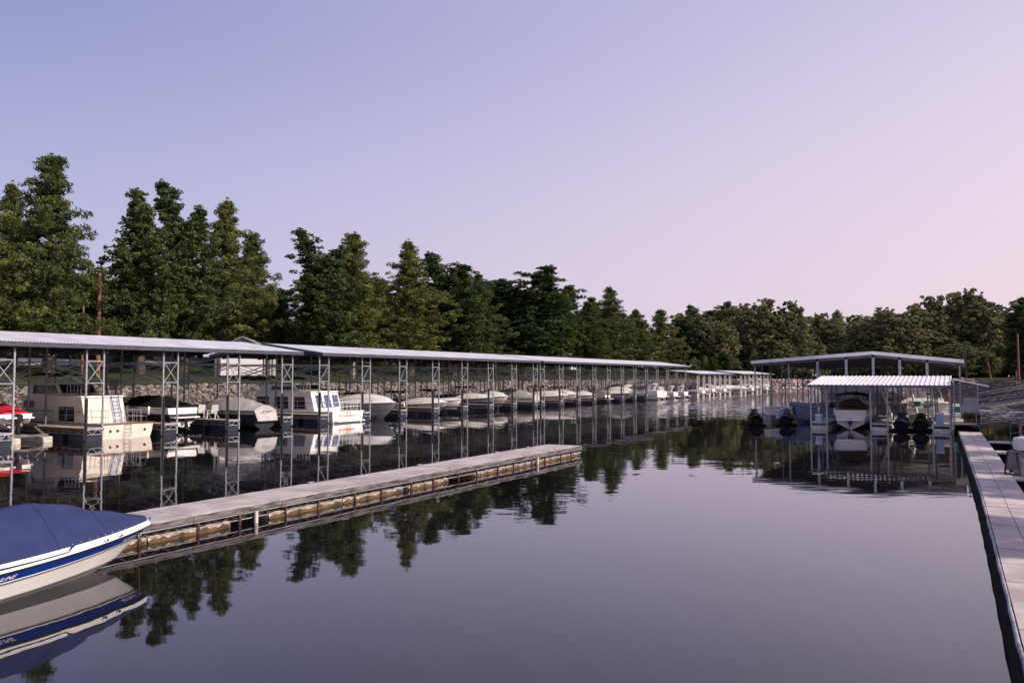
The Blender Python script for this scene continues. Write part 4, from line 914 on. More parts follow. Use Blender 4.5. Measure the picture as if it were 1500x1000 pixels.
def cover_pt(u, v):
    uu = u*.992; P = FB.pt(uu, 11); t = 2*v-1; a = abs(t); s = 1 if t > 0 else -1
    # lower edge drops over the side aft of the cockpit step
    drop = .10*max(0, min(1, (.66-uu)/.02)) if uu < .68 else 0
    edge = .0
    h = ridge(uu)*.80*(1-a**1.22)+.02
    fold = .010*math.sin(uu*46+t*6)*(1-a)+.012*math.sin(uu*17-t*9)*(1-a*a)+.008*math.sin(a*30+uu*8)*(1-a)
    ang = math.atan2(P.y*t, (uu-.62)*6.8); pole = .03*math.exp(-((uu-.62)/.03)**2)*(1-a)+.016*abs(math.sin(ang*5.5+.4))*(1-a)*min(1, abs(uu-.62)*8+a*.8)-.006
    yy = P.y*t*(1.0+.012)
    z = P.z+h+fold+pole
    if a > .94: z = P.z+.02+(h-.02)*(1-(a-.94)/.06)*.98-drop*(a-.94)/.06; yy = s*P.y*(a+.012+.015*(a-.94)/.06*(drop > 0))
    return (P.x, yy, z)
cv.grid(NU, NV, cover_pt, 0); cv.build('canvas_cover', M['cv_blue'], sp_)
for uu in (.30, .45, .62, .80):
    sm = MB(); sm.tube([Vector(cover_pt(uu, v/30))+Vector((0, 0, .003)) for v in range(31)], .006, 5); sm.build('seam', M['cv_navy'], sp_)
sm = MB(); sm.tube([Vector(cover_pt(k/60, .5))+Vector((0, 0, .003)) for k in range(61)], .006, 5); sm.build('seam', M['cv_navy'], sp_)
hem = MB()
for s in (1, -1): hem.tube([Vector(cover_pt(k/NU, .5+.5*s))+Vector((0, s*.004, 0)) for k in range(NU+1)], .012, 6)
hem.build('cover_hem', M['cv_blue'], sp_)
for k in range(24):
    u = .26+k*.031
    for s in (1, -1):
        if s > 0 and k % 3: continue
        p = Vector(cover_pt(u, .5+.5*s*.965)); b = MB(); b.tube([p+Vector((0, s*-.01, -.002)), p+Vector((0, s*.014, .004))], .007, 6); b.build('snap', M['wrail'], sp_)
for u in (.775, .835):
    P = FB.pt(u, 10.4, -1); Q = FB.pt(u+.012, 10.4, -1); d = (Q-P).normalized()
    b = MB(); b.tube([P-d*.07+Vector((0, -.004, 0)), P-d*.045+Vector((0, -.022, 0)), P+d*.045+Vector((0, -.022, 0)), P+d*.07+Vector((0, -.004, 0))], [.012, .026, .026, .012], 8)
    o = b.build('vent', M['chrome'], sp_); b = MB(); b.tube([P-d*.03+Vector((0, -.042, 0)), P+d*.03+Vector((0, -.042, 0))], .012, 6); b.build('slot', M['blackm'], o)
def hull_text(txt, size, u0, l0, slant, m, name, dl=1.):
    me = text_mesh(txt, size); n_ = len(me.vertices); co = np.zeros(n_*3); me.vertices.foreach_get('co', co); co = co.reshape(-1, 3); out = []
    for x, y, z in co:
        u = u0+(x+slant*y)/6.8; l = l0+y/size*dl; P = FB.pt(u, l, -1); e = FB.pt(u, l+.05, -1)-P; f_ = FB.pt(u+.004, l, -1)-P; nrm = f_.cross(e).normalized()
        if nrm.y > 0: nrm = -nrm
        out.append(P+nrm*.005)
    me.vertices.foreach_set('co', np.array([tuple(p) for p in out], np.float32).ravel()); me.materials.clear(); me.materials.append(m); place(name, me, sp_)
hull_text('CROWNLINE', .135, .374, 7.27, .18, M['wrail'], 'name_lettering', .66)
hull_text('MO 0066 G', .10, .885, 7.2, .12, M['wrail'], 'registration_lettering', .62)
b = MB(); P = FB.pt(1, 11); b.tube([P+Vector((.0, 0, .03)), P+Vector((.05, 0, .05)), P+Vector((.05, 0, -.02))], .018, 6); b.build('bow_eye', M['blue'], sp_)
rp = MB(); a0 = Vector((-15.35, 11.05, .62)); a1_ = Vector((-17.2, 12.3, PH+.06)); rp.tube([a0.lerp(a1_, k/8)-Vector((0, 0, .25*math.sin(PI*k/8))) for k in range(9)], .012, 5)
tag(rp.build('mooring_rope', M['ropem']), 'thin rope tying the blue covered speedboat to the concrete pier', 'rope')

# ------------------------------------------------------------------ right walkway
wk = empty('floating_walkway', (0, 0, 0)); tag(wk, 'long floating panel walkway with black skirt along the right edge', 'walkway')
EP = [(-6, .75), (11, .62), (21, .52), (29, .42), (45, .06), (58.2, -.27)]; ER = [(-6, 2.0), (11, 1.9), (25, 1.6), (41, 1.32), (58.2, .92)]
el = lambda y: float(lerp_pts(y, EP)); er = lambda y: float(lerp_pts(y, ER))
y = 58.2; WH = .5; k = 0
while y > 1:
    y0 = y-1.5; dz = rnd.uniform(-.006, .006)
    for s in (0, 1):
        f = lambda yy: el(yy)+(er(yy)-el(yy))*(.46 if s == 0 else 1)-.008; g_ = lambda yy: el(yy)+(er(yy)-el(yy))*(0 if s == 0 else .46)+.008
        z = WH+dz+rnd.uniform(-.003, .003)
        b = MB(); b.add([(g_(y0), y0+.012, z), (f(y0), y0+.012, z), (f(y), y-.012, z), (g_(y), y-.012, z), (g_(y0), y0+.012, z-.06), (f(y0), y0+.012, z-.06), (f(y), y-.012, z-.06), (g_(y), y-.012, z-.06)], [(0, 1, 2, 3), (0, 4, 5, 1), (1, 5, 6, 2), (2, 6, 7, 3), (3, 7, 4, 0)])
        b.build('deck_panel', M['conc_r'], wk)
    y = y0; k += 1
ys_ = [58.2-k*.6 for k in range(97)]
b = MB()
for k, yy in enumerate(ys_):
    e = el(yy); j = .014*math.sin(k*2.3)+.01*math.sin(k*.9)
    b.v += [(e-.005, yy, WH-.02), (e-.02+j*.5, yy, WH+.012), (e-.05+j*.6, yy, WH+.002), (e-.058+j*.6, yy, WH-.06), (e-.02, yy, WH-.08)]
b.f += [[k*5+a, (k+1)*5+a, (k+1)*5+(a+1)%5, k*5+(a+1)%5] for k in range(96) for a in range(5)]; b.m += [0]*480; b.sm += [True]*480
b.build('bumper', M['bumper'], wk)
b = MB(); b.add([p for k, yy in enumerate(ys_) for p in ((el(yy)-.045, yy, WH-.06), (el(yy)-.11+.007*math.sin(k*1.7), yy, WH-.25), (el(yy)-.13+.008*math.sin(k*1.1), yy, -.3))], [(k*3+a, (k+1)*3+a, (k+1)*3+a+1, k*3+a+1) for k in range(96) for a in range(2)], 0, True)
b.add([(er(yy)+.0, yy, z) for yy in ys_ for z in (WH-.03, -.3)], [(k*2, k*2+1, k*2+3, k*2+2) for k in range(96)])
b.add([(el(58.2)-.05, 58.2, WH-.06), (er(58.2), 58.2, WH-.06), (er(58.2), 58.2, -.3), (el(58.2)-.05, 58.2, -.3)], [(0, 1, 2, 3)]); b.build('skirt', M['blacksk'], wk)
def side_finger(label, y, w, x1=6.2, z=.46):
    r = empty('finger_pier', (er(y)+.03, y, 0)); tag(r, label, 'finger pier', 'finger piers right of the walkway'); L_ = x1-er(y)
    n = int(L_/1.2)
    for k in range(n): b = MB(); b.box(k*L_/n+.01, (k+1)*L_/n-.01, -w/2, w/2, z-.05, z); b.build('deck_panel', M['conc_r'], r)
    b = MB(); b.bevbox(.1, L_, -w/2+.03, w/2-.03, -.3, z-.053, .03); b.build('float_tank', M['blacksk'], r); return r
side_finger('finger pier at the far end of the walkway beside the dark gangway', 50.6, 1.3); side_finger('finger pier just beyond the white barrel', 44.0, 1.5); side_finger('finger pier carrying the white barrel and hose stand', 33.7, 2.4)
side_finger('nearest finger pier below the white barrel at the right edge', 24.5, 1.0)
# white barrel and the stand beside it
r = empty('barrel', (1.97, 34.2, .46)); tag(r, 'big white plastic barrel on the finger pier at the right edge', 'barrel')
b = MB(); b.lathe([(0, 0), (.42, 0), (.44, .04), (.44, .5), (.455, .53), (.44, .56), (.44, 1.25), (.40, 1.33), (.2, 1.37), (0, 1.37)], 24); b.build('drum', M['white2'], r)
b = MB(); b.lathe([(.445, .82), (.47, .84), (.47, .88), (.445, .9)], 24); b.build('band', M['blackm'], r)
r = empty('hose_stand', (1.50, 33.9, .5)); tag(r, 'dark metal stand hung with looping black hoses left of the white barrel', 'hose stand')
b = MB()
for x, y_ in ((-.25, -.3), (.2, -.3), (-.25, .3), (.2, .3)): b.tube([(x, y_, 0), (x*.6, y_*.8, .8)], .022, 6)
b.tube([(-.15, -.24, .8), (.12, -.24, .8), (.12, .24, .8), (-.15, .24, .8), (-.15, -.24, .8)], .022, 6); b.tube([(-.25, -.3, .03), (.2, -.3, .03)], .02, 6); b.build('frame', M['blackm'], r)
b = MB(); b.prism([(-.2, -.28, .15), (-.12, -.26, .82), (.06, -.26, .86), (.16, -.28, .2)], (0, .5, 0)); b.build('cover', M['cv_grey'], r)
for q in range(4):
    b = MB(); b.tube([(.0+.1*q, -.42+.05*q, .95-.05*q), (.35+.1*q, -.5+.03*q, .62-.1*q), (.8+.12*q, -.45, .45-.09*q), (1.3+.1*q, -.3, .48-.1*q), (1.7, -.05, .7-.1*q)], .024, 6); b.build('hose', M['blackm'], r)

# gangways to the right bank
def gangway(label, a, b_, w, mt, hr=1.0, posts=7, grp='gangways to the right bank'):
    r = empty('gangway', a); tag(r, label, 'gangway', grp); v = Vector(b_)-Vector(a); L_ = v.length; d = v.normalized(); n = Vector((-d.y, d.x, 0)).normalized()
    q = MB(); o = [n*w/2, -n*w/2]
    q.add([tuple(o[0]), tuple(v+o[0]), tuple(v+o[1]), tuple(o[1])]+[tuple(p-Vector((0, 0, .1))) for p in (o[0], v+o[0], v+o[1], o[1])], [(0, 3, 2, 1), (4, 5, 6, 7), (0, 1, 5, 4), (2, 3, 7, 6), (1, 2, 6, 5), (3, 0, 4, 7)]); q.build('deck', M['timber'], r)
    for s in o:
        q = MB()
        for h in (hr, hr*.5): q.bar(s+Vector((0, 0, h)), v+s+Vector((0, 0, h)), .05 if h == hr else .03)
        for k in range(posts): p = s+v*k/(posts-1); q.bar(p, p+Vector((0, 0, hr)), .04)
        q.build('handrail', M[mt], r)
    return r
gangway('pale railed gangway from the small covered dock up to the rocky bank', (.9, 63.5, .75), (12.5, 66, 2.6), 1.3, 'galv', 1.25, 9)
gangway('second pale railed gangway higher on the bank behind the first', (1.4, 71, 1.6), (14, 80, 4.0), 1.3, 'galv_dk', 1.1, 8)
gangway('dark low railed gangway from the walkway to the bank near the white barrel', (2.2, 46.8, .62), (11.5, 49.5, 2.2), 1.2, 'galv_dk', 1.0, 5)

# ------------------------------------------------------------------ big gable dock and small ribbed dock on the right
gd = empty('gable_roofed_dock', (0, 73, 0)); tag(gd, 'large open dock with a wide white edged gable roof on the right', 'covered dock')
GX = [(-16.45, 5.35), (-6.5, 6.05), (.1, 5.28)]; GD = 42
gzr = lambda x: float(lerp_pts(x, GX))
b = MB(); b.add([(x, y, z) for x, z in GX for y in (-.35, GD)], [(0, 2, 3, 1), (2, 4, 5, 3)]); b.build('roof', M['roof'], gd)
b = MB(); b.add([(x, y, z-.05) for x, z in GX for y in (-.3, GD)], [(0, 2, 3, 1), (2, 4, 5, 3)]); b.build('underside_shade', M['underside_shade'], gd)  # added dark sheet gives the gable roof its underside shade
b = MB()
for (xa, za), (xc, zc) in zip(GX[:-1], GX[1:]):
    b.prism([(xa, -.40, za-.24), (xc, -.40, zc-.24), (xc, -.40, zc+.04), (xa, -.40, za+.04)], (0, .045, 0)); b.prism([(xa, GD+.01, za-.24), (xc, GD+.01, zc-.24), (xc, GD+.01, zc+.04), (xa, GD+.01, za+.04)], (0, .045, 0))
for x, z in (GX[0], GX[2]): s = -1 if x < -5 else 1; b.box(min(x, x+s*.04), max(x, x+s*.04), -.40, GD+.05, z-.26, z+.035)
b.build('fascia', M['fascia_w'], gd)
gp = [-16.2, -13.3, -10.9, -8.6, -6.5, -4.5, -2.5, -.2]
for y in (0, 7, 14, 21, 28, 35, 41.6):
    b = MB()
    for (xa, za), (xc, zc) in zip(GX[:-1], GX[1:]): b.bar((xa, 0, za-.33), (xc, 0, zc-.33), .1, .24)
    b.build('rafter', M['galv_dk'], gd, (0, y, 0))
    for i, x in enumerate(gp):
        if y > 0 and i in ((2, 5) if y in (7, 21, 35) else (3,)): continue
        pm_ = MB(); wdt = .20 if (y == 0 and i in (2, 3, 4, 5, 6)) else .14
        if y == 0 and i in (2, 3, 4, 5, 6): pm_.box(-wdt/2, wdt/2, -.05, .05, 3.0, gzr(x)-.27); pm_.box(-.05, .05, -.045, .045, .4, 3.0)
        else: pm_.box(-.05, .05, -.05, .05, .1, gzr(x)-.3)
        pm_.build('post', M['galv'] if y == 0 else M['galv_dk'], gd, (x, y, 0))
for x in (-15.6, -13.9): 
    for y in (-6.5, -3.2):
        b = MB(); b.box(-.035, .035, -.035, .035, .0, 5.25); b.build('post', M['galv_dk'], gd, (x+.0, y+6.6, 0))
b = MB()
for i in range(11): x = -15.8+i*1.55; b.box(x-.04, x+.04, 0, GD-.2, gzr(x)-.2, gzr(x)-.07)
b.build('purlins', M['galv_dk'], gd)
b = MB(); b.bar((-9.5, 6, 3.65), (-3.6, 6, 3.72), .12, .16); b.bar((-6.5, 6, 3.65), (-7.5, 6, 2.6), .07); b.bar((-3.8, 6, 3.7), (-4.4, 6, 2.7), .07); b.bar((-9.3, 6, 3.6), (-9.3, 6, .5), .08); b.bar((-3.8, 6, 3.6), (-3.8, 6, .5), .08); b.build('hoist_beam', M['cv_ltgrey'], gd)
for x0, x1, y0, y1 in ((-16.4, -15.1, 1.5, 40), (-9.4, -8.4, 3, 40), (-1.8, -.2, .5, 41), (-16.4, -.2, 40.2, 41.8), (-5, -4.2, 3, 40)):
    b = MB(); b.bevbox(x0, x1, y0, y1, .47, .6, .015); o = b.build('finger_pier', M['deck_c'], gd); b = MB(); b.bevbox(x0+.05, x1-.05, y0+.05, y1-.05, -.3, .465, .03); b.build('float_tank', M['float_wh'], o)

sd_ = empty('ribbed_roof_dock', (0, 64, 0)); tag(sd_, 'small covered dock with a low white ribbed roof, in front of the big gable dock', 'covered dock')
X0, X1 = -10.3, -.75; zf_, zr_ = 3.36, 4.02; YR = 6.6
nr = 31; b = MB()
for (ya, za, yb, zb) in ((-.35, zf_, YR, zr_), (YR, zr_, YR+5.2, zf_)):
    prof = []
    for k in range(nr):
        x = X0+(X1-X0)*k/nr; w_ = (X1-X0)/nr; prof += [(x, 0), (x+w_*.74, 0), (x+w_*.80, .05), (x+w_*.94, .05)]
    prof.append((X1, 0))
    b.add([(x, yy, z+h) for x, h in prof for yy, z in ((ya, za), (yb, zb))], [(2*k, 2*k+2, 2*k+3, 2*k+1) for k in range(len(prof)-1)])
b.build('roof', M['roof_w'], sd_)
b = MB(); b.box(X0, X1, -.40, -.355, zf_-.17, zf_+.0); b.box(X0, X1, YR+5.21, YR+5.25, zf_-.17, zf_)
for x in (X0, X1-.04): b.prism([(x, -.35, zf_-.17), (x, YR, zr_-.17), (x, YR+5.2, zf_-.17), (x, YR+5.2, zf_-.01), (x, YR, zr_-.01), (x, -.35, zf_-.01)], (.04, 0, 0))
for yy in (1.2, 3.2, 5.2, 7.5, 9.5): z = zf_+(zr_-zf_)*(yy+.35)/(YR+.35) if yy < YR else zr_-(zr_-zf_)*(yy-YR)/5.2; b.box(X0+.05, X1-.05, yy-.04, yy+.04, z-.15, z-.03)
b.build('fascia', M['galv_dk'], sd_)
FG = [(-10.15, -8.9), (-6.0, -4.75), (-1.95, -.75)]
for x0, x1 in FG:
    b = MB(); b.bevbox(x0, x1, 0, 11.5, .45, .56, .015); o = b.build('finger_pier', M['deck_c'], sd_)
    for yy in (0, 3, 6, 9): q = MB(); q.bevbox(x0+.02, x1-.02, yy+.0, yy+2.2, -.2, .26, .06); q.build('float_tank', M['float_wh'], o)
    q = MB(); q.box(x0, x1, .02, .06, .27, .31)
    q.build('frame', M['galv'], o)
    for yy in (.05, 5.6, 11.2):
        for x in (x0+.06, x1-.06):
            z = (zf_ if yy < 5 else (zr_-.1 if yy < 8 else zf_)); q = MB(); q.box(-.055, .055, -.055, .055, .1, z-.12); q.build('post', M['galv'] if yy < 1 else M['galv_dk'], sd_, (x, yy, 0))
b = MB(); b.bevbox(-10.15, -.75, 11.55, 13.0, .45, .56, .015); b.build('main_walkway', M['deck_c'], sd_)
ap = empty('dock_platform', (-.1, 65.5, 0)); tag(ap, 'small side platform with a low awning holding the potted plants', 'platform')
b = MB(); b.bevbox(-.55, 1.1, -1.2, 4.5, .62, .74, .015); b.build('deck', M['float_wh'], ap); b = MB(); b.bevbox(-.5, 1.05, -1.1, 4.4, -.2, .3, .03); b.build('float_tank', M['blacksk'], ap)
b = MB(); b.prism([(-.5, -.8, 3.75), (1.7, -.8, 3.25), (1.7, 3.0, 3.25), (-.5, 3.0, 3.75)], (0, 0, .05)); b.build('awning', M['roof_w'], ap)
for x in (-.45, 1.0): 
    b = MB(); b.box(x-.04, x+.04, -.8, -.72, .74, 3.72 if x < 0 else 3.38); b.build('post', M['galv'], ap)

# boats and things on the right docks
b = cruiser('white cruiser with brown cover, stern facing out, raised under the ribbed roof', L=7.6, B=2.5, fb=(1.05, 1.25), cabin=.4, cover='cv_brown', cover_h=.75, arch=False, rail=False, hullm='white2')
b.rotation_euler = (0, 0, PI/2); b.location = (-7.42, 64.9, .42)
a = bimini(b, 1.0, 3.4, 2.2, 2.35, 'cv_black', 1.1)
b = cruiser('big white flybridge cruiser with long black window, inside the gable dock', L=12, B=3.8, fb=(1.4, 1.7), cabin=.5, arch=False, rail=True, hullm='white2')
b.rotation_euler = (0, 0, math.radians(-14)); b.location = (-12.6, 84, 0)
q = MB(); q.add([(1.0, -1.5, 1.5), (8.2, -1.3, 1.5), (6.8, -1.2, 2.55), (1.0, -1.4, 2.55), (1.0, 1.5, 1.5), (8.2, 1.3, 1.5), (6.8, 1.2, 2.55), (1.0, 1.4, 2.55)], [(0, 1, 2, 3), (5, 4, 7, 6), (1, 5, 6, 2), (3, 2, 6, 7), (0, 3, 7, 4)]); q.build('cabin', M['white2'], b)
q = MB(); q.prism([(1.5, -1.47, 1.75), (7.6, -1.31, 1.75), (6.7, -1.24, 2.4), (1.5, -1.42, 2.4)], (0, -.04, 0)); q.build('window', M['glass'], b)
q = MB(); q.bevbox(.8, 6.0, -1.5, 1.5, 2.56, 3.15, .08); q.build('flybridge', M['white2'], b); bimini(b, 1.2, 5.2, 2.8, 4.25, 'cv_ltgrey', 3.1)
for i, (x, y, lab, cm_, rz) in enumerate([(-15.0, 67.2, 'jet ski under a black cover at the left end of the right docks', 'cv_black', 1.9),
        (-3.95, 65.3, 'jet ski under a blue cover, left one beneath the ribbed roof', 'cv_navy', PI/2), (-2.72, 65.3, 'jet ski under a dark navy cover, right one beneath the ribbed roof', 'cv_black', PI/2),
        (-12.6, 68.0, 'dark jet ski on a float beside the pale dock box', 'cv_navy', 1.7)]):
    r = empty('jet_ski', (x, y, .25), rz); tag(r, lab, 'jet ski', 'jet skis at the right docks')
    H = Hull(3.0, 1.15, [(0, -.2, .05, .85, 0), (.8, .0, .2, .92, 0), (1, .25, .42, 1, 0), (.85, .40, .48, .98, 0)], p=2.0, q=.7, x0=-1.5); H.mb(14, 2).build('hull', M['cv_black'], r)
    q = MB(); H.deck(q, 0, 1, n=24, m=10, zf=lambda u, t: (.12+.55*math.exp(-((u-.30)/.20)**2)*.7+.52*math.exp(-((u-.60)/.13)**2))*(1-abs(t)**1.6)*min(1, (1-u)*5)+.015*math.sin(u*30+t*4))
    q.build('canvas_cover', M[cm_], r)
    q = MB(); q.tube([(.22, -.40, .92), (.32, -.2, 1.02), (.32, .2, 1.02), (.22, .40, .92)], .045, 6); q.build('handlebar', M[cm_], r)
    q = MB(); q.bevbox(-1.6, 1.2, -.75, .75, -.4, -.08, .08); 
    o = q.build('drive_on_float', M['blacksk']); o.location = (x, y, .2); o.rotation_euler = (0, 0, rz)
    tag(o, ['black drive on float under the leftmost jet ski', 'black float under the blue covered jet ski', 'black float under the right hand navy covered jet ski', 'black float under the dark jet ski beside the dock box'][i], 'float')
    o.name = 'float_platform'
r = cruiser('blue grey open fishing boat with its bow to the left behind the dock box', L=7.5, B=2.5, fb=(1.25, 1.75), hullm='bluegrey', band='bluegrey', deckm='bluegrey', cabin=.1, arch=False, rail=True, stripe=False, name='fishing_boat')
r.rotation_euler = (0, 0, math.radians(158)); r.location = (-6.6, 71.0, .0)
def dock_box(label, loc, sx, sy, sz, m, lid='wrail', grp='dock boxes'):
    r = empty('dock_box', loc); tag(r, label, 'dock box', grp); b = MB(); b.bevbox(-sx/2, sx/2, -sy/2, sy/2, 0, sz*.82, .03); b.build('body', M[m], r)
    b = MB(); b.bevbox(-sx/2-.02, sx/2+.02, -sy/2-.02, sy/2+.02, sz*.83, sz, .04); b.build('lid', M[lid], r)
dock_box('pale blue upright box on the float between the jet skis', (-13.4, 68.6, .5), .34, .34, .72, 'ltblue', 'ltblue')
dock_box('long beige storage box on the left fingers of the right docks', (-14.2, 73.2, .6), 2.4, .9, .75, 'float_wh', 'float_wh')
dock_box('white bin on the left finger of the ribbed roof dock', (-9.6, 64.6, .56), .5, .5, .55, 'ltblue')
dock_box('white dock box on the right finger of the ribbed roof dock', (-1.5, 65.0, .56), .5, .5, .85, 'ltblue')
dock_box('white box deeper on the right finger of the ribbed roof dock', (-1.3, 68.5, .56), .9, .6, .6, 'white2')
r = empty('privacy_panel', (.45, 64.9, .74)); tag(r, 'tall pale rounded panel standing behind the potted plants', 'panel'); b = MB()
pts = [(-.45, 0, 0), (.45, 0, 0)]+[(.33+.12*math.cos(a), 0, 1.65+.12*math.sin(a)) for a in (0, .5, 1.0, 1.57)]+[(-.33-.12*math.sin(a), 0, 1.65+.12*math.cos(a)) for a in (0, .5, 1.0, 1.57)]; b.prism(pts, (0, .06, 0)); b.build('board', M['cv_ltgrey'], r)
b = MB(); b.box(-.4, -.3, -.25, .3, 0, .05); b.box(.3, .4, -.25, .3, 0, .05); b.build('foot', M['galv'], r)
for i, x in enumerate((.15, .55, .85)):
    r = empty('potted_plant', (x, 64.55, .74)); tag(r, ['bushy green potted plant, left of three by the pale panel', 'bushy green potted plant, middle of three by the pale panel', 'yellowish potted plant, right of three by the pale panel'][i], 'potted plant', 'potted plants')
    b = MB(); b.lathe([(0, 0), (.13, 0), (.18, .26), (.2, .28), (.17, .28)], 12); b.build('pot', M['pot'], r)
    rr_ = np.random.RandomState(40+i); n = 420; u = rr_.normal(0, 1, (n, 3)); u /= np.linalg.norm(u, axis=1)[:, None]; c_ = u*rr_.uniform(.1, .27, n)[:, None]+[0, 0, .48]
    a_ = rr_.normal(0, 1, (n, 3)); a_ /= np.linalg.norm(a_, axis=1)[:, None]; b_ = np.cross(a_, u); V = np.stack([c_-a_*.06, c_+b_*.03, c_+a_*.06, c_-b_*.03], 1).reshape(-1, 3)
    place('foliage', mesh_np('foliage', V, np.arange(4*n).reshape(n, 4), [M['f_green']], attr=np.repeat(rr_.uniform(0, 1, n), 4)), r)
def folding_chair(label, loc, rz, m):
    r = empty('folding_chair', loc, rz); tag(r, label, 'chair', 'teal chairs on the right dock')
    b = MB(); b.bevbox(-.24, .24, -.24, .24, .40, .44, .01); b.build('seat', M[m], r)
    b = MB(); b.prism([(-.22, -.25, .55), (-.30, -.25, 1.0), (-.30, .25, 1.0), (-.22, .25, .55)], (-.03, 0, 0)); b.build('backrest', M[m], r)
    for x, y in ((.22, -.24), (.22, .24), (-.22, -.24), (-.22, .24)): b = MB(); b.tube([(x, y, 0), (x*.9, y, .6 if x > 0 else .95)], .014, 5); b.build('leg', M['galv'], r)
folding_chair('teal chair between the two covered jet skis and the dock post', (-3.3, 74.5, .9), -1.4, 'teal'); folding_chair('teal chair beside the pale panel', (-.45, 69.2, .7), -1.7, 'teal')
dock_box('beige platform box under the left teal chair', (-3.3, 74.5, .1), 1.3, 1.3, .8, 'float_wh', 'float_wh')
r = empty('water_scooter_rack', (-1.0, 71.5, .56)); r.name = 'buoy'; tag(r, 'small orange buoy hanging on the rope post in the right dock', 'buoy')
b = MB(); b.lathe([(0, 1.4), (.10, 1.46), (.16, 1.62), (.16, 1.82), (.09, 1.98), (0, 2.02)], 14); b.build('float_body', M['orange'], r); b = MB(); b.tube([(0, 0, 0), (0, 0, 2.4)], .025, 6); b.build('post', M['galv'], r)
for k, (x, y, z, hh, dx, lab) in enumerate([(-4.9, 70, .56, 3.1, -1.0, 'white slanted mast leaning left, brightest of the pair under the ribbed roof'), (-3.4, 76, .6, 3.4, -.7, 'thin slanted mast deeper in the gable dock')]):
    r = empty('leaning_mast', (x, y, z)); tag(r, lab, 'mast'); b = MB(); b.tube([(dx, 0, hh), (dx*.5, 0, hh*.5), (0, 0, .1)], [.07, .09, .12], 8); b.build('pole', M['white'], r); b = MB(); b.bevbox(-.3, .45, -.3, .3, -.05, .14, .04); b.build('foot', M['white'], r)
rw = random.Random(3)
for k in range(5):
    y = 78+k*6.3
    b = cruiser(['white cruiser in the first right hand slip of the gable dock', 'white cruiser in the second right hand slip of the gable dock', 'white cruiser in the third right hand slip of the gable dock', 'cruiser with navy cover deep in the gable dock', 'white cruiser farthest inside the gable dock'][k], L=6.5, B=2.4, fb=(1.1, 1.3), cabin=.5, hullm='white2', cover='cv_navy' if k == 3 else None, arch=k % 2 == 0, simple=k > 2)
    b.rotation_euler = (0, 0, math.radians(-90 if k % 2 else 90)); b.location = (-3.2+rw.uniform(-.2, .2), y+(6 if k % 2 else 0), .1)

# ------------------------------------------------------------------ poles, sheds, vehicles
def pole(label, x, y, H, r0=.17, arm=True, lean=0., lamp=False, name='utility_pole'):
    r = empty(name, (x, y, gz1(x, y)-.2)); tag(r, label, 'pole', 'wooden poles'); b = MB(); b.tube([(0, 0, 0), (lean*.5, 0, H*.5), (lean, 0, H)], [r0, r0*.85, r0*.65], 9); b.build('post', M['pole'], r)
    if arm:
        b = MB(); b.bar((-1.0+lean, 0, H-.7), (1.0+lean, 0, H-.7), .1, .12); b.build('crossarm', M['pole'], r)
        for k in (-.9, -.3, .9): q = MB(); q.lathe([(0, 0), (.05, .02), (.03, .08), (.05, .12), (0, .2)], 8, c=(k+lean, 0)); q.build('insulator', M['galv'], r, (0, 0, H-.64))
    if lamp: b = MB(); b.tube([(0, 0, H-.9), (.8, 0, H-.6), (1.3, 0, H-.62)], .035, 6); b.bevbox(1.2, 1.7, -.12, .12, H-.72, H-.58, .03); b.build('lamp_arm', M['galv'], r)
y_, _ = px2y(144, 79); pole('brown wooden utility pole with crossarm rising between the first trees on the left', -79, y_, 11.2, .24)
y_, _ = px2y(121, 80); pole('plain bare trunk like pole just left of the tall utility pole', -80, y_, 8.5, .14, arm=False)
x_, y_ = at_px(1415, 120); pole('wooden pole with a lamp arm behind the right eave of the gable dock', .8, 219, 8.4, .22, arm=False, lamp=True)
pole('leaning bare pole on the bank right of the lamp pole', 4.8, 177, 4.0, .16, arm=False, lean=-.6)
pole('tall wooden pole near the right edge above the gangways', 10.5, 203, 10.2, .26, arm=False)
# two short posts on the far right bank
for i in range(2): pole(['short stub post on the right bank grass, left one', 'short stub post on the right bank grass, right one'][i], 9.4+i*1.6, 190, 2.2, .16, arm=False)
# grey shed with white doors
sx_, sy2 = -79.5, 72; r = empty('shed', (sx_, sy2, gz1(sx_, sy2)+.1), .7); r.scale = (.72, .72, .94); tag(r, 'grey gabled shed with two white doors behind the trees above the docks', 'shed')
b = MB(); b.box(-4.5, 4.5, -6, 6, 0, 3.4); b.prism([(-4.5, -6, 3.4), (4.5, -6, 3.4), (0, -6, 5.0)], (0, .1, 0)); b.prism([(-4.5, 5.9, 3.4), (4.5, 5.9, 3.4), (0, 5.9, 5.0)], (0, .1, 0)); b.build('wall', M['siding'], r)
b = MB()
for s in (1, -1): b.prism([(s*4.9, -6.4, 3.30), (0, -6.4, 5.04), (0, 6.4, 5.04), (s*4.9, 6.4, 3.30)], (0, 0, .12))
b.build('roof', M['galv'], r)
for yy in (-3.4, 2.4):
    b = MB(); b.box(4.51, 4.58, yy-1.9, yy+2.2, .1, 2.5); b.build('door', M['white'], r)
b = MB(); b.box(-3.5, 3.6, -6.08, -6.01, .1, 2.6); b.build('door', M['white'], r)
# white trailer
sx_, sy2 = -90, 190; r = empty('box_trailer', (sx_, sy2, gz1(sx_, sy2)), .1); tag(r, 'white box trailer parked on the grass behind the third dock', 'trailer')
b = MB(); b.bevbox(-1.1, 1.1, -2.9, 2.9, .55, 2.5, .08); b.build('body', M['white'], r)
for s in (1, -1):
    for yy in (-.5, .5): b = MB(); b.tube([(s*.85, yy, .35), (s*1.1, yy, .35)], .35, 14); b.build('wheel', M['tyre'], r)
b = MB(); b.bar((0, -2.9, .55), (0, -4.2, .45), .1); b.build('tow_bar', M['galv_dk'], r)
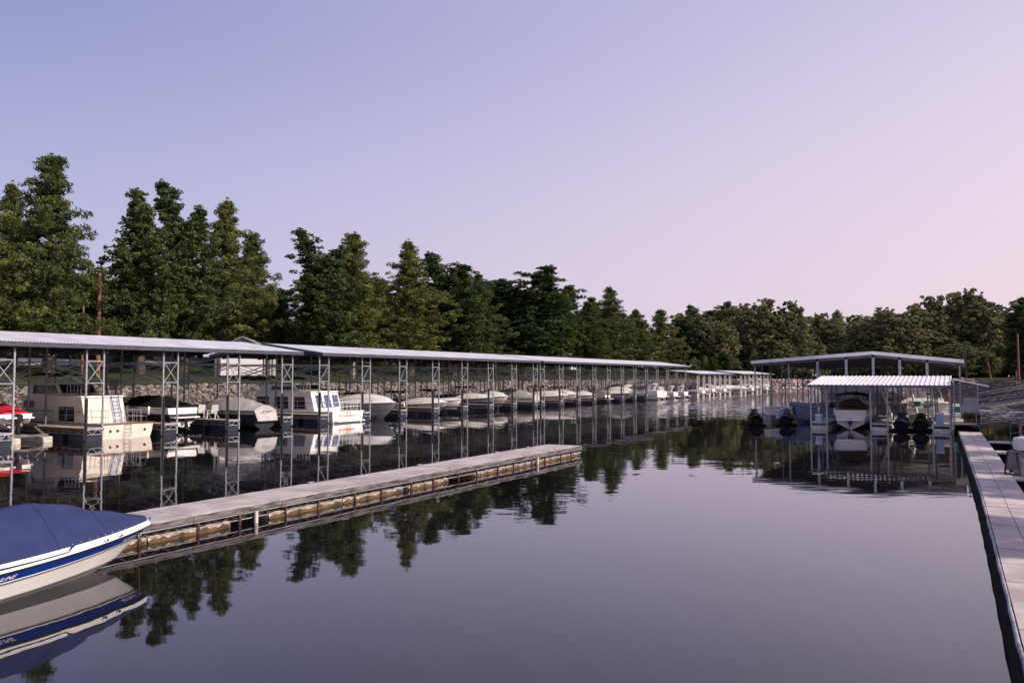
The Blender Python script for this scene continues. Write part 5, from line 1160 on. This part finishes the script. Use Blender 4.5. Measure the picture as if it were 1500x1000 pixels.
# white golf cart like van on the far shore
sx_, sy2 = at_px(1191, 252); r = empty('parked_van', (sx_, sy2, gz1(sx_, sy2)), .45); tag(r, 'white van parked facing the water on the far shore beside the gable dock', 'van')
b = MB(); b.prism([(-.95, -2.3, .4), (-.95, 2.5, .4), (-.95, 2.5, 2.2), (-.95, -.9, 2.2), (-.95, -1.5, 1.35), (-.95, -2.3, 1.15)], (1.9, 0, 0)); b.build('body', M['white'], r)
b = MB(); b.prism([(-.8, -.96, 2.1), (-.8, -1.5, 1.4), (.8, -1.5, 1.4), (.8, -.96, 2.1)], (0, -.04, .02)); b.build('windshield', M['glass'], r)
for s in (1, -1):
    b = MB(); b.box(s*.96-.01, s*.96+.01, -.7, .4, 1.35, 1.95); b.build('window', M['glass'], r)
    b = MB(); b.tube([(s*.6, -2.33, .9), (s*.6, -2.28, .9)], .12, 8); b.build('headlight', M['chrome'], r)
    for yy in (-1.5, 1.6): b = MB(); b.tube([(s*.75, yy, .35), (s*.97, yy, .35)], .35, 12); b.build('wheel', M['tyre'], r)
# parked cars on the bank behind the second dock
for i, (x, y, m, lab) in enumerate([(-94, 128, 'blackm', 'dark parked car on the bank left of the small street lamp'), (-95, 145, 'cv_maroon', 'brown parked car on the bank behind the second dock'), (-93, 64, 'dkhull', 'dark car on the road under the first trees')]):
    r = empty('parked_car', (x, y, gz1(x, y)+.02), .05); tag(r, lab, 'car', 'cars parked on the left bank')
    b = MB(); b.prism([(-.9, -2.2, .35), (-.9, 2.2, .35), (-.9, 2.2, .95), (-.9, 1.5, 1.0), (-.9, .9, 1.5), (-.9, -.8, 1.5), (-.9, -1.4, 1.0), (-.9, -2.2, .85)], (1.8, 0, 0)); b.build('body', M[m], r)
    b = MB(); b.prism([(.905, 1.3, 1.03), (.905, .8, 1.42), (.905, -.7, 1.42), (.905, -1.2, 1.03)], (.01, 0, 0)); b.build('window', M['glass'], r)
    for s in (1, -1):
        for yy in (-1.4, 1.4): b = MB(); b.tube([(s*.7, yy, .33), (s*.92, yy, .33)], .33, 12); b.build('wheel', M['tyre'], r)
y_, _ = px2y(519, 76); r = empty('street_lamp', (-76, y_, gz1(-76, y_))); tag(r, 'small pale lamp post on the grass behind the second dock', 'lamp'); b = MB(); b.tube([(0, 0, 0), (0, 0, 2.6)], .06, 8); b.build('post', M['wrail'], r); b = MB(); b.box(-.5, .5, -.14, .14, 2.6, 2.72); b.build('lamp_head', M['wrail'], r)
